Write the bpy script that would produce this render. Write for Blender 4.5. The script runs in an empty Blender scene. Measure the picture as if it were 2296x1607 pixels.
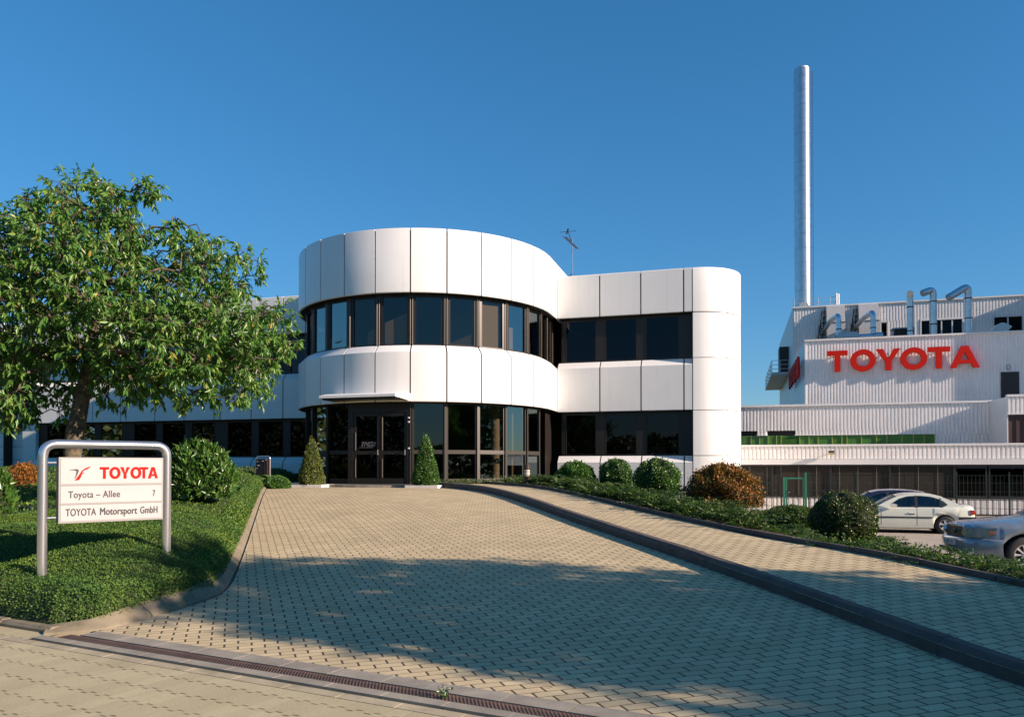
import bpy, bmesh, math, random
import numpy as np
from mathutils import Vector, Matrix

random.seed(7)
RNG = np.random.default_rng(11)
R = math.radians
SC = bpy.context.scene
COL = SC.collection

# ------------------------------------------------------------------ camera, light, exposure
EYE, YAW, PITCH, LENS_F, SHIFT = 1.6, R(16.3), R(0.8), 1713.0, 0.0948
cam_d = bpy.data.cameras.new("camera")
cam = bpy.data.objects.new("camera", cam_d)
COL.objects.link(cam)
cam.location = (0, 0, EYE)
cam.rotation_euler = (R(90) + PITCH, 0, YAW)
cam_d.sensor_width = 36.0
cam_d.lens = 36.0 * LENS_F / 2296.0
cam_d.shift_y = SHIFT
cam_d.clip_start = 0.1
cam_d.clip_end = 5000
SC.camera = cam

SUN_EL, SUN_B = R(20.5), R(9)          # elevation; angle from +X towards -Y
to_sun = Vector((math.cos(SUN_EL) * math.cos(SUN_B), -math.cos(SUN_EL) * math.sin(SUN_B), math.sin(SUN_EL)))
SKY_ROLL = 0.22
w = bpy.data.worlds.new("World")
SC.world = w
w.use_nodes = True
nt = w.node_tree
bg = nt.nodes["Background"]
sky = nt.nodes.new("ShaderNodeTexSky")
sky.sky_type = 'NISHITA'
sky.sun_disc = False
sky.sun_elevation = SUN_EL
sky.sun_rotation = R(90) + SUN_B
sky.altitude = 150
sky.air_density = 0.75
sky.dust_density = 0.0
sky.ozone_density = 3.0
hs = nt.nodes.new("ShaderNodeHueSaturation")
hs.inputs["Saturation"].default_value = 1.22
hs.inputs["Value"].default_value = 1.5
hs.inputs["Hue"].default_value = 0.491
nt.links.new(sky.outputs[0], hs.inputs["Color"])
# film shoulder: the brightest part of the sky, low towards the sun, rolls off
bw = nt.nodes.new("ShaderNodeRGBToBW")
nt.links.new(hs.outputs[0], bw.inputs[0])
ro = nt.nodes.new("ShaderNodeMath")
ro.operation = 'MULTIPLY_ADD'
nt.links.new(bw.outputs[0], ro.inputs[0])
ro.inputs[1].default_value = SKY_ROLL
ro.inputs[2].default_value = 1.0
dv = nt.nodes.new("ShaderNodeVectorMath")
dv.operation = 'DIVIDE'
nt.links.new(hs.outputs[0], dv.inputs[0])
nt.links.new(ro.outputs[0], dv.inputs[1])
nt.links.new(dv.outputs[0], bg.inputs[0])
bg.inputs[1].default_value = 0.085
sun_d = bpy.data.lights.new("sun", 'SUN')
sun_d.energy = 5.0
sun_d.angle = R(0.5)
sun_d.color = (1.0, 0.80, 0.66)
sun = bpy.data.objects.new("sun", sun_d)
COL.objects.link(sun)
sun.rotation_euler = to_sun.to_track_quat('Z', 'Y').to_euler()
SC.view_settings.view_transform = 'Standard'
SC.view_settings.look = 'None'
SC.view_settings.exposure = 1.0
SC.view_settings.gamma = 1.0
SC.cycles.use_denoising = True
SC.cycles.denoising_prefilter = 'ACCURATE'
SC.cycles.sample_clamp_indirect = 4.0
SC.cycles.use_adaptive_sampling = False
SC.cycles.max_bounces = 8
SC.cycles.transparent_max_bounces = 12
SC.cycles.caustics_reflective = False
SC.cycles.caustics_refractive = False


SHADE_TREES = [(11.0, 6.2, -8, 1.12, 'broadleaf tree beyond the right edge, nearest the drive'),
               (17.5, 4.6, 172, 1.22, 'second broadleaf tree beyond the right edge, behind the first'),
               (25.5, 3.2, 8, 1.5, 'farthest and tallest broadleaf tree beyond the right edge')]

# ------------------------------------------------------------------ materials
def inp(node, names, val):
    for n in names:
        if n in node.inputs:
            node.inputs[n].default_value = val
            return


class NG:
    """tiny node-graph helper"""
    def __init__(s, name):
        s.m = bpy.data.materials.new(name)
        s.m.use_nodes = True
        s.t = s.m.node_tree
        s.b = s.t.nodes["Principled BSDF"]
        s.out = s.t.nodes["Material Output"]

    def n(s, kind, **kw):
        x = s.t.nodes.new(kind)
        for k, v in kw.items():
            setattr(x, k, v)
        return x

    def link(s, a, b):
        s.t.links.new(a, b)

    def put(s, sock, v):
        if isinstance(v, (int, float)):
            sock.default_value = v
        elif isinstance(v, (tuple, list)):
            sock.default_value = v
        else:
            s.t.links.new(v, sock)

    def math(s, op, a, b=0.0, c=0.0):
        x = s.n("ShaderNodeMath", operation=op)
        s.put(x.inputs[0], a)
        s.put(x.inputs[1], b)
        if len(x.inputs) > 2:
            s.put(x.inputs[2], c)
        return x.outputs[0]

    def mix(s, f, a, b):
        x = s.n("ShaderNodeMix", data_type='RGBA')
        s.put(x.inputs[0], f)
        s.put(x.inputs[6], a)
        s.put(x.inputs[7], b)
        return x.outputs[2]

    def smap(s, v, a, b, c=0.0, d=1.0):
        x = s.n("ShaderNodeMapRange", interpolation_type='SMOOTHSTEP')
        s.put(x.inputs[0], v)
        for i, q in enumerate((a, b, c, d)):
            x.inputs[i + 1].default_value = q
        return x.outputs[0]

    def noise(s, scale, detail=3.0, rough=0.5, vec=None):
        x = s.n("ShaderNodeTexNoise")
        x.inputs["Scale"].default_value = scale
        x.inputs["Detail"].default_value = detail
        x.inputs["Roughness"].default_value = rough
        if vec is None:
            vec = s.n("ShaderNodeTexCoord").outputs["Object"]
        s.link(vec, x.inputs["Vector"])
        return x.outputs[0]

    def xyz(s):
        x = s.n("ShaderNodeSeparateXYZ")
        s.link(s.n("ShaderNodeTexCoord").outputs["Object"], x.inputs[0])
        return x.outputs

    def bump(s, h, strength=0.3, dist=0.01):
        x = s.n("ShaderNodeBump")
        x.inputs["Strength"].default_value = strength
        x.inputs["Distance"].default_value = dist
        s.link(h, x.inputs["Height"])
        s.link(x.outputs[0], s.b.inputs["Normal"])


def c4(c):
    return (c[0], c[1], c[2], 1.0)


def mat(name, col, rough=0.5, metal=0.0, spec=0.5, var=0.0, vscale=3.0, coat=0.0, bump=0.0, bscale=40.0):
    g = NG(name)
    g.b.inputs["Roughness"].default_value = rough
    g.b.inputs["Metallic"].default_value = metal
    inp(g.b, ["Specular IOR Level", "Specular"], spec)
    inp(g.b, ["Coat Weight", "Clearcoat"], coat)
    inp(g.b, ["Coat Roughness"], 0.05)
    if var > 0:
        f = g.smap(g.noise(vscale, 5, 0.6), 0.3, 0.7)
        g.link(g.mix(f, c4([x * (1 - var) for x in col]), c4([min(1, x * (1 + var * .6)) for x in col])), g.b.inputs["Base Color"])
    else:
        g.b.inputs["Base Color"].default_value = c4(col)
    if bump > 0:
        g.bump(g.noise(bscale, 4, 0.6), bump, 0.01)
    return g.m


def foliage(name, cols, rough=0.45, transl=0.25, spec=0.35, patch=None):
    g = NG(name)
    rnd = g.n("ShaderNodeNewGeometry").outputs["Random Per Island"]
    cr = g.n("ShaderNodeValToRGB")
    els = cr.color_ramp.elements
    while len(els) < len(cols):
        els.new(0.5)
    for i, (p, c) in enumerate(cols):
        els[i].position = p
        els[i].color = c4(c)
    g.link(rnd, cr.inputs[0])
    colr = cr.outputs[0]
    if patch:
        pf = g.smap(g.noise(patch[0], 4, 0.6), 0.35, 0.68)
        mu = g.n("ShaderNodeMix", data_type='RGBA', blend_type='MULTIPLY')
        mu.inputs[0].default_value = 1.0
        g.link(colr, mu.inputs[6])
        g.link(g.mix(pf, c4(patch[1]), c4(patch[2])), mu.inputs[7])
        colr = mu.outputs[2]
    g.link(colr, g.b.inputs["Base Color"])
    g.b.inputs["Roughness"].default_value = rough
    inp(g.b, ["Specular IOR Level", "Specular"], spec)
    tr = g.n("ShaderNodeBsdfTranslucent")
    g.link(g.mix(0.55, cr.outputs[0], (0.14, 0.38, 0.04, 1)), tr.inputs[0])
    mx = g.n("ShaderNodeMixShader")
    mx.inputs[0].default_value = transl
    g.link(g.b.outputs[0], mx.inputs[1])
    g.link(tr.outputs[0], mx.inputs[2])
    g.link(mx.outputs[0], g.out.inputs[0])
    return g.m


def glass(name, tint=(0.22, 0.2, 0.17), boost=1.25, base=0.02, refl=(0.9, 0.95, 1.0)):
    g = NG(name)
    g.t.nodes.remove(g.b)
    tr = g.n("ShaderNodeBsdfTransparent")
    tr.inputs[0].default_value = c4(tint)
    gl = g.n("ShaderNodeBsdfGlossy")
    gl.inputs["Roughness"].default_value = 0.015
    gl.inputs[0].default_value = c4(refl)
    fr = g.n("ShaderNodeFresnel")
    fr.inputs[0].default_value = 1.52
    f = g.math('MULTIPLY_ADD', fr.outputs[0], boost, base)
    f = g.math('MINIMUM', f, 1.0)
    mx = g.n("ShaderNodeMixShader")
    g.link(f, mx.inputs[0])
    g.link(tr.outputs[0], mx.inputs[1])
    g.link(gl.outputs[0], mx.inputs[2])
    g.link(mx.outputs[0], g.out.inputs[0])
    return g.m


def panel_mat():
    g = NG("white_panel")
    f = g.smap(g.noise(0.55, 4, 0.6), 0.3, 0.75)
    base = g.mix(f, (0.735, 0.735, 0.71, 1), (0.785, 0.79, 0.765, 1))
    # faint run-down streaks and a slightly different tone for every sheet
    tc = g.n("ShaderNodeTexCoord").outputs["Object"]
    mp = g.n("ShaderNodeMapping")
    mp.inputs["Scale"].default_value = (7.0, 7.0, 0.35)
    g.link(tc, mp.inputs[0])
    st = g.smap(g.noise(1.0, 4, 0.6, mp.outputs[0]), 0.52, 0.78)
    base = g.mix(g.math('MULTIPLY', st, 0.22), base, (0.46, 0.45, 0.43, 1))
    isl = g.n("ShaderNodeNewGeometry").outputs["Random Per Island"]
    base = g.mix(g.math('MULTIPLY', isl, 0.16), base, (0.56, 0.56, 0.57, 1))
    g.link(base, g.b.inputs["Base Color"])
    g.b.inputs["Roughness"].default_value = 0.32
    inp(g.b, ["Specular IOR Level", "Specular"], 0.5)
    return g.m


def brick_paving(name, ang, L, W, colA, colB, head=0.0095, bed=0.0052, zig=False):
    g = NG(name)
    X, Y, Z = g.xyz()
    ca, sa = math.cos(ang), math.sin(ang)
    a = g.math('ADD', g.math('MULTIPLY', X, ca), g.math('MULTIPLY', Y, sa))
    b = g.math('ADD', g.math('MULTIPLY', X, -sa), g.math('MULTIPLY', Y, ca))
    # slight hand-laid wobble
    tc = g.n("ShaderNodeTexCoord").outputs["Object"]
    wob = g.math('MULTIPLY', g.math('SUBTRACT', g.noise(1.6, 2, 0.5, tc), 0.5), 0.03)
    if not zig:
        a2 = g.math('ADD', a, wob)
        v = g.math('DIVIDE', g.math('ADD', b, g.math('MULTIPLY', wob, 0.6)), W)
        row = g.math('FLOOR', v)
        fv = g.math('FRACT', v)
        off = g.math('MULTIPLY', g.math('MODULO', g.math('ABSOLUTE', row), 2.0), 0.5)
        u = g.math('ADD', g.math('DIVIDE', a2, L), off)
        cu = g.math('FLOOR', u)
        fu = g.math('FRACT', u)
        hd = g.math('MULTIPLY', g.math('MINIMUM', fu, g.math('SUBTRACT', 1.0, fu)), L)
        bd = g.math('MULTIPLY', g.math('MINIMUM', fv, g.math('SUBTRACT', 1.0, fv)), W)
        mh = g.smap(hd, head * 0.6, head * 1.25, 1, 0)
        mb = g.math('MULTIPLY', g.smap(bd, bed * 0.4, bed * 1.5, 1, 0), 0.95)
        joint = g.math('MAXIMUM', mh, mb)
    else:
        fu0 = g.math('FRACT', g.math('DIVIDE', a, L))
        # z-shaped course line: high, drop, low, slow return
        drop = g.smap(fu0, 0.38, 0.46, 1, -1)
        back = g.smap(fu0, 0.80, 1.0, 0, 2)
        sh = g.math('MULTIPLY', g.math('ADD', drop, back), 0.016)
        v = g.math('DIVIDE', g.math('ADD', g.math('ADD', b, sh), g.math('MULTIPLY', wob, 0.3)), W)
        row = g.math('FLOOR', v)
        fv = g.math('FRACT', v)
        bd = g.math('MULTIPLY', g.math('MINIMUM', fv, g.math('SUBTRACT', 1.0, fv)), W)
        strong = g.math('MULTIPLY', g.smap(fu0, 0.02, 0.10, 0, 1), g.smap(fu0, 0.72, 0.82, 1, 0))
        patch = g.smap(g.noise(2.2, 2, 0.5, tc), 0.35, 0.65, 0.7, 1.0)
        mh = g.math('MULTIPLY', g.smap(bd, bed * 0.5, bed * 1.7, 1, 0), g.math('MULTIPLY', g.math('MULTIPLY_ADD', strong, 0.85, 0.2), patch))
        u = g.math('ADD', g.math('DIVIDE', a, L), 0.12)
        cu = g.math('FLOOR', u)
        fu = g.math('FRACT', u)
        hd = g.math('MULTIPLY', g.math('MINIMUM', fu, g.math('SUBTRACT', 1.0, fu)), L)
        mb = g.math('MULTIPLY', g.smap(hd, 0.0008, 0.0035, 1, 0), g.smap(g.noise(1.3, 2, 0.5, tc), 0.42, 0.6, 0.02, 0.45))
        joint = g.math('MAXIMUM', mh, mb)
    cv = g.n("ShaderNodeCombineXYZ")
    g.put(cv.inputs[0], cu)
    g.put(cv.inputs[1], row)
    wn = g.n("ShaderNodeTexWhiteNoise", noise_dimensions='2D')
    g.link(cv.outputs[0], wn.inputs[0])
    base = g.mix(wn.outputs[0], c4(colA), c4(colB))
    stain = g.smap(g.noise(0.55, 6, 0.68, tc), 0.38, 0.72)
    base = g.mix(g.math('MULTIPLY', stain, 0.5), base, c4([x * 0.70 for x in colA]))
    # faint worn tracks running with the drive
    trk = g.n("ShaderNodeCombineXYZ")
    g.put(trk.inputs[0], g.math('MULTIPLY', a, 1.1))
    g.put(trk.inputs[1], g.math('MULTIPLY', b, 0.10))
    base = g.mix(g.math('MULTIPLY', g.smap(g.noise(1.0, 4, 0.6, trk.outputs[0]), 0.50, 0.72), 0.28), base, c4([x * 0.6 for x in colA]))
    odd = g.smap(wn.outputs[0], 0.90, 0.96)
    base = g.mix(g.math('MULTIPLY', odd, 0.4), base, c4([x * 0.62 for x in colA]))
    grit = g.smap(g.noise(70.0, 3, 0.75, tc), 0.32, 0.70)
    base = g.mix(g.math('MULTIPLY', grit, 0.34), base, c4([min(1, x * 1.35) for x in colB]))
    speck = g.smap(g.noise(38.0, 1, 0.5, tc), 0.72, 0.8)
    base = g.mix(g.math('MULTIPLY', speck, 0.35), base, (0.6, 0.58, 0.5, 1))
    col = g.mix(g.math('MULTIPLY', joint, 0.92 if not zig else 0.85), base, (0.022, 0.016, 0.013, 1) if not zig else (0.045, 0.034, 0.02, 1))
    g.link(col, g.b.inputs["Base Color"])
    g.b.inputs["Roughness"].default_value = 0.85
    inp(g.b, ["Specular IOR Level", "Specular"], 0.3)
    h = g.math('SUBTRACT', g.math('MULTIPLY', g.noise(90, 3, 0.6, tc), 0.35), g.math('MULTIPLY', joint, 1.0))
    g.bump(h, 0.35, 0.008)
    return g.m


def concrete(name, col, rough=0.85, moss=0.0):
    g = NG(name)
    tc = g.n("ShaderNodeTexCoord").outputs["Object"]
    f = g.smap(g.noise(3.0, 6, 0.65, tc), 0.3, 0.72)
    base = g.mix(f, c4([x * 0.68 for x in col]), c4([x * 1.12 for x in col]))
    g2 = g.smap(g.noise(120, 2, 0.7, tc), 0.3, 0.8)
    base = g.mix(g.math('MULTIPLY', g2, 0.35), base, c4([min(1, x * 1.5) for x in col]))
    if moss:
        base = g.mix(g.math('MULTIPLY', g.smap(g.noise(5.0, 4, 0.6, tc), 0.52, 0.7), moss), base, (0.09, 0.10, 0.03, 1))
    g.link(base, g.b.inputs["Base Color"])
    g.b.inputs["Roughness"].default_value = rough
    g.bump(g.noise(150, 3, 0.6, tc), 0.3, 0.006)
    return g.m


def blotch(name, c1, c2, scale=6.0, rough=0.9):
    g = NG(name)
    f = g.smap(g.noise(scale, 6, 0.65), 0.35, 0.65)
    g.link(g.mix(f, c4(c1), c4(c2)), g.b.inputs["Base Color"])
    g.b.inputs["Roughness"].default_value = rough
    g.bump(g.noise(scale * 5, 4, 0.7), 0.6, 0.03)
    return g.m


def spiral_metal(name, col, pitch, rough=0.3, band=0.03):
    """sheet metal duct: thin seams every `pitch` metres up the pipe"""
    g = NG(name)
    X, Y, Z = g.xyz()
    fz = g.math('FRACT', g.math('DIVIDE', Z, pitch))
    d = g.math('MULTIPLY', g.math('MINIMUM', fz, g.math('SUBTRACT', 1.0, fz)), pitch)
    m = g.smap(d, band * 0.5, band, 1, 0)
    n = g.smap(g.noise(1.8, 4, 0.6), 0.3, 0.7)
    base = g.mix(n, c4([x * 0.85 for x in col]), c4(col))
    g.link(g.mix(g.math('MULTIPLY', m, 0.45), base, c4([x * 0.45 for x in col])), g.b.inputs["Base Color"])
    g.b.inputs["Metallic"].default_value = 0.85
    g.b.inputs["Roughness"].default_value = rough
    g.bump(m, 0.2, 0.01)
    return g.m


def grate_mat():
    g = NG("rusty_grate")
    X, Y, Z = g.xyz()
    ca, sa = math.cos(R(-10.7)), math.sin(R(-10.7))
    a = g.math('ADD', g.math('MULTIPLY', X, ca), g.math('MULTIPLY', Y, sa))
    b = g.math('ADD', g.math('MULTIPLY', X, -sa), g.math('MULTIPLY', Y, ca))
    tc = g.n("ShaderNodeTexCoord").outputs["Object"]
    bb = g.math('SUBTRACT', b, 4.525)
    fold = g.math('ABSOLUTE', bb)
    fu = g.math('FRACT', g.math('DIVIDE', g.math('ADD', a, g.math('MULTIPLY', bb, 0.7)), 0.03))
    slot = g.math('MULTIPLY', g.smap(fu, 0.35, 0.5, 0, 1), g.smap(fu, 0.85, 0.97, 1, 0))
    mid = g.math('MULTIPLY', slot, g.smap(g.math('ABSOLUTE', bb), 0.03, 0.06, 1.0, 0.25))
    rust = g.smap(g.noise(3.5, 5, 0.6, tc), 0.3, 0.7)
    base = g.mix(rust, (0.085, 0.05, 0.037, 1), (0.15, 0.09, 0.066, 1))
    g.link(g.mix(mid, base, (0.012, 0.009, 0.008, 1)), g.b.inputs["Base Color"])
    g.b.inputs["Roughness"].default_value = 0.75
    g.b.inputs["Metallic"].default_value = 0.1
    g.bump(g.math('SUBTRACT', 0.0, mid), 0.7, 0.02)
    return g.m


M = {}
M['panel'] = panel_mat()
M['panel_back'] = mat('joint_backing', (0.02, 0.016, 0.014), 0.8)
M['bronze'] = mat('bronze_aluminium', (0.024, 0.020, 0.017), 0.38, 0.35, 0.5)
M['bronze_lit'] = mat('sunlit_bronze', (0.052, 0.047, 0.038), 0.42, 0.3, 0.5)  # same bronze as seen in sun, the light put into its colour
M['rail'] = mat('guide_rail_metal', (0.12, 0.105, 0.088), 0.4, 0.6)
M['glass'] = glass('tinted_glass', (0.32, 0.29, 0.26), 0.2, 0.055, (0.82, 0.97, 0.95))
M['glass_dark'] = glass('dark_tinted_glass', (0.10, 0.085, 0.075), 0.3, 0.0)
M['glass_wing'] = glass('wing_tinted_glass', (0.20, 0.18, 0.165), 0.3, 0.012, (0.85, 0.9, 1.0))
M['etched'] = mat('etched_film', (0.11, 0.11, 0.12), 0.5)
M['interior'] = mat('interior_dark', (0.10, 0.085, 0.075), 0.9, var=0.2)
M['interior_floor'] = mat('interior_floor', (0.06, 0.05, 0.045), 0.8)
M['cream'] = mat('cream_paint', (0.62, 0.56, 0.36), 0.6)
M['roof'] = mat('roof_gravel', (0.25, 0.24, 0.22), 0.95, var=0.3)
M['clad'] = mat('corrugated_white', (0.82, 0.79, 0.755), 0.45, 0.0, 0.4, var=0.06, vscale=0.8)
M['clad_smooth'] = mat('smooth_white_sheet', (0.72, 0.71, 0.69), 0.4, var=0.05, vscale=0.5)
M['grey_sheet'] = mat('grey_sheet', (0.52, 0.52, 0.51), 0.45, 0.1, var=0.08)
M['green_panel'] = mat('green_glazed_panel', (0.07, 0.20, 0.035), 0.25, var=0.25, vscale=0.6)
M['green_bar'] = mat('yellow_green_bar', (0.36, 0.42, 0.08), 0.5)
M['dark'] = mat('dark_opening', (0.022, 0.016, 0.016), 0.5)
M['dark_metal'] = mat('dark_steel', (0.03, 0.03, 0.033), 0.5, 0.3)
M['blind'] = mat('blind_slat', (0.055, 0.046, 0.036), 0.5)
M['cord'] = mat('blind_cord', (0.26, 0.24, 0.2), 0.6)
M['chrome'] = mat('brushed_steel', (0.62, 0.62, 0.63), 0.24, 0.9)
M['steel'] = spiral_metal('stack_steel', (0.60, 0.60, 0.61), 1.25, 0.24, 0.04)
M['duct'] = spiral_metal('duct_steel', (0.66, 0.69, 0.72), 0.16, 0.32, 0.02)
M['galv'] = mat('galvanised_steel', (0.55, 0.56, 0.56), 0.45, 0.6)
M['red'] = mat('red_letter_paint', (0.55, 0.012, 0.005), 0.6, 0.0, 0.15)
M['red_sign'] = mat('red_sign_film', (0.50, 0.012, 0.008), 0.7, 0.0, 0.1)
M['black_ink'] = mat('black_sign_film', (0.02, 0.02, 0.022), 0.5)
M['grey_ink'] = mat('grey_sign_film', (0.33, 0.34, 0.35), 0.4)
M['sign_white'] = mat('sign_white', (0.36, 0.35, 0.345), 0.5, var=.05, vscale=2.5)
M['sign_frame'] = mat('sign_frame', (0.22, 0.215, 0.21), 0.5, 0.2)
M['sign_side'] = mat('sign_side', (0.20, 0.195, 0.19), 0.5)
M['kerb'] = concrete('kerb_stone', (0.085, 0.068, 0.06), moss=0.25)
M['kerb_light'] = concrete('light_kerb_stone', (0.21, 0.175, 0.115), moss=0.5)
M['strip'] = concrete('concrete_strip', (0.27, 0.245, 0.195))
M['course'] = concrete('paver_course', (0.38, 0.325, 0.215), moss=0.3)
M['mortar'] = concrete('mortar_lime', (0.50, 0.47, 0.42))
M['plinth'] = mat('white_plinth', (0.75, 0.70, 0.66), 0.7, var=0.1)
M['drive'] = brick_paving('driveway_paving', R(36), 0.23, 0.115, (0.42, 0.34, 0.20), (0.58, 0.47, 0.285))
M['walk'] = brick_paving('footpath_paving', R(36), 0.23, 0.115, (0.42, 0.34, 0.20), (0.58, 0.47, 0.285))
M['road'] = brick_paving('road_paving', R(-10.7), 0.15, 0.27, (0.37, 0.315, 0.19), (0.45, 0.40, 0.245), bed=0.0068, zig=True)
M['park'] = brick_paving('parking_paving', R(0), 0.2, 0.1, (0.34, 0.30, 0.24), (0.42, 0.37, 0.30))
M['soil'] = blotch('garden_soil', (0.045, 0.03, 0.018), (0.09, 0.06, 0.035), 8)
M['ground'] = blotch('ground_dirt', (0.12, 0.11, 0.07), (0.10, 0.12, 0.05), 0.4)
M['cover_base'] = blotch('ground_cover_base', (0.018, 0.032, 0.008), (0.035, 0.055, 0.012), 7)
M['grate'] = grate_mat()
M['bark'] = blotch('bark', (0.05, 0.04, 0.026), (0.15, 0.12, 0.075), 14)
M['twig'] = mat('twig_bark', (0.06, 0.042, 0.03), 0.9)
M['leaf_tree'] = foliage('tree_leaves', [(0, (0.05, 0.14, 0.025)), (0.45, (0.10, 0.23, 0.04)), (0.85, (0.18, 0.31, 0.065)), (0.982, (0.25, 0.31, 0.06)), (0.995, (0.45, 0.27, 0.05))], 0.36, 0.40, 0.55)
M['leaf_cover'] = foliage('ground_cover_leaves', [(0, (0.035, 0.09, 0.016)), (0.5, (0.072, 0.15, 0.025)), (1, (0.13, 0.195, 0.04))], 0.6, 0.15, 0.25, (1.1, (0.75, 0.85, 0.9), (1.25, 1.1, 0.9)))
M['leaf_laurel'] = foliage('laurel_leaves', [(0, (0.03, 0.085, 0.012)), (0.6, (0.055, 0.135, 0.022)), (1, (0.12, 0.19, 0.04))], 0.3, 0.18, 0.6)
M['leaf_box'] = foliage('box_leaves', [(0, (0.03, 0.085, 0.012)), (0.6, (0.05, 0.14, 0.02)), (1, (0.10, 0.19, 0.03))], 0.35, 0.15, 0.5)
M['leaf_boxy'] = foliage('yellow_box_leaves', [(0, (0.06, 0.085, 0.012)), (0.6, (0.11, 0.14, 0.02)), (1, (0.17, 0.18, 0.035))], 0.4, 0.15, 0.5)
M['leaf_dark'] = foliage('dark_box_leaves', [(0, (0.025, 0.045, 0.008)), (0.6, (0.055, 0.08, 0.012)), (1, (0.10, 0.11, 0.02))], 0.35, 0.12, 0.5)
M['leaf_orange'] = foliage('barberry_leaves', [(0, (0.07, 0.06, 0.012)), (0.3, (0.16, 0.07, 0.015)), (0.7, (0.28, 0.10, 0.018)), (1, (0.36, 0.15, 0.03))], 0.5, 0.15)
M['leaf_spray'] = foliage('cotoneaster_leaves', [(0, (0.02, 0.05, 0.014)), (0.55, (0.045, 0.085, 0.02)), (0.9, (0.08, 0.115, 0.025)), (1, (0.15, 0.17, 0.04))], 0.5, 0.2, 0.3, (1.2, (0.75, 0.85, 0.9), (1.3, 1.2, 0.95)))
M['leaf_fallen'] = foliage('fallen_leaf', [(0, (0.10, 0.06, 0.02)), (0.6, (0.28, 0.20, 0.07)), (1, (0.45, 0.38, 0.2))], 0.7, 0.1)
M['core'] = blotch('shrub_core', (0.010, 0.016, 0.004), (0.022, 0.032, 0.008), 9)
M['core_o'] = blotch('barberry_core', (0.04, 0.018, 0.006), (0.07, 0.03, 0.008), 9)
M['car_white'] = mat('pale_car_paint', (0.66, 0.68, 0.58), 0.28, 0.0, 0.5, coat=0.8)
M['car_silver'] = mat('silver_car_paint', (0.22, 0.265, 0.30), 0.24, 0.25, 0.5, coat=0.8)
M['car_blue'] = mat('dark_blue_car_paint', (0.012, 0.013, 0.045), 0.3, 0.1, 0.5, coat=0.9)
M['car_glass'] = glass('car_glass', (0.50, 0.58, 0.58), 0.8, 0.02)
M['rubber'] = mat('black_rubber', (0.018, 0.018, 0.018), 0.7)
M['trim'] = mat('black_trim', (0.022, 0.022, 0.024), 0.5)
M['alloy'] = mat('alloy_wheel', (0.68, 0.68, 0.68), 0.35, 0.5)
M['lamp_red'] = mat('tail_lamp_red', (0.55, 0.03, 0.015), 0.2, coat=0.5)
M['lamp_amber'] = mat('amber_lens', (0.7, 0.2, 0.04), 0.3)
M['lamp_clear'] = mat('headlamp_lens', (0.34, 0.39, 0.43), 0.1, 0.4, coat=1.0)
M['lamp_chrome'] = mat('lamp_reflector', (0.75, 0.76, 0.78), 0.15, 0.8)
M['roof_sunlit'] = mat('sunlit_car_roof', (0.26, 0.26, 0.34), 0.3, 0.3, coat=0.8)  # sun highlight on the dark blue roof, put into the paint
M['plate'] = mat('plate_white', (0.62, 0.64, 0.64), 0.5)
M['seat'] = mat('seat_fabric', (0.06, 0.06, 0.07), 0.9)
M['fence'] = mat('green_fence_steel', (0.010, 0.026, 0.021), 0.5, 0.2)
M['gate'] = mat('green_gate_steel', (0.025, 0.16, 0.10), 0.4, 0.1)
M['binder'] = mat('binder_cream', (0.58, 0.54, 0.42), 0.7)
M['mailbox'] = mat('brown_mailbox_steel', (0.035, 0.024, 0.02), 0.4, 0.3)
M['bollard'] = mat('bronze_bollard', (0.06, 0.048, 0.04), 0.35, 0.5)
M['lens'] = mat('bollard_lens', (0.66, 0.62, 0.5), 0.4)
M['amber_lamp'] = mat('floodlight_yellow', (0.45, 0.36, 0.12), 0.4)


# ------------------------------------------------------------------ helpers
def tag(o, label=None, cat=None, group=None, kind=None):
    if label: o['label'] = label
    if cat: o['category'] = cat
    if group: o['group'] = group
    if kind: o['kind'] = kind
    return o


def empty(name, loc=(0, 0, 0), rz=0.0, label=None, cat=None, group=None):
    o = bpy.data.objects.new(name, None)
    COL.objects.link(o)
    o.location = loc
    o.rotation_euler = (0, 0, rz)
    o.empty_display_size = 0.2
    return tag(o, label, cat, group)


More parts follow.
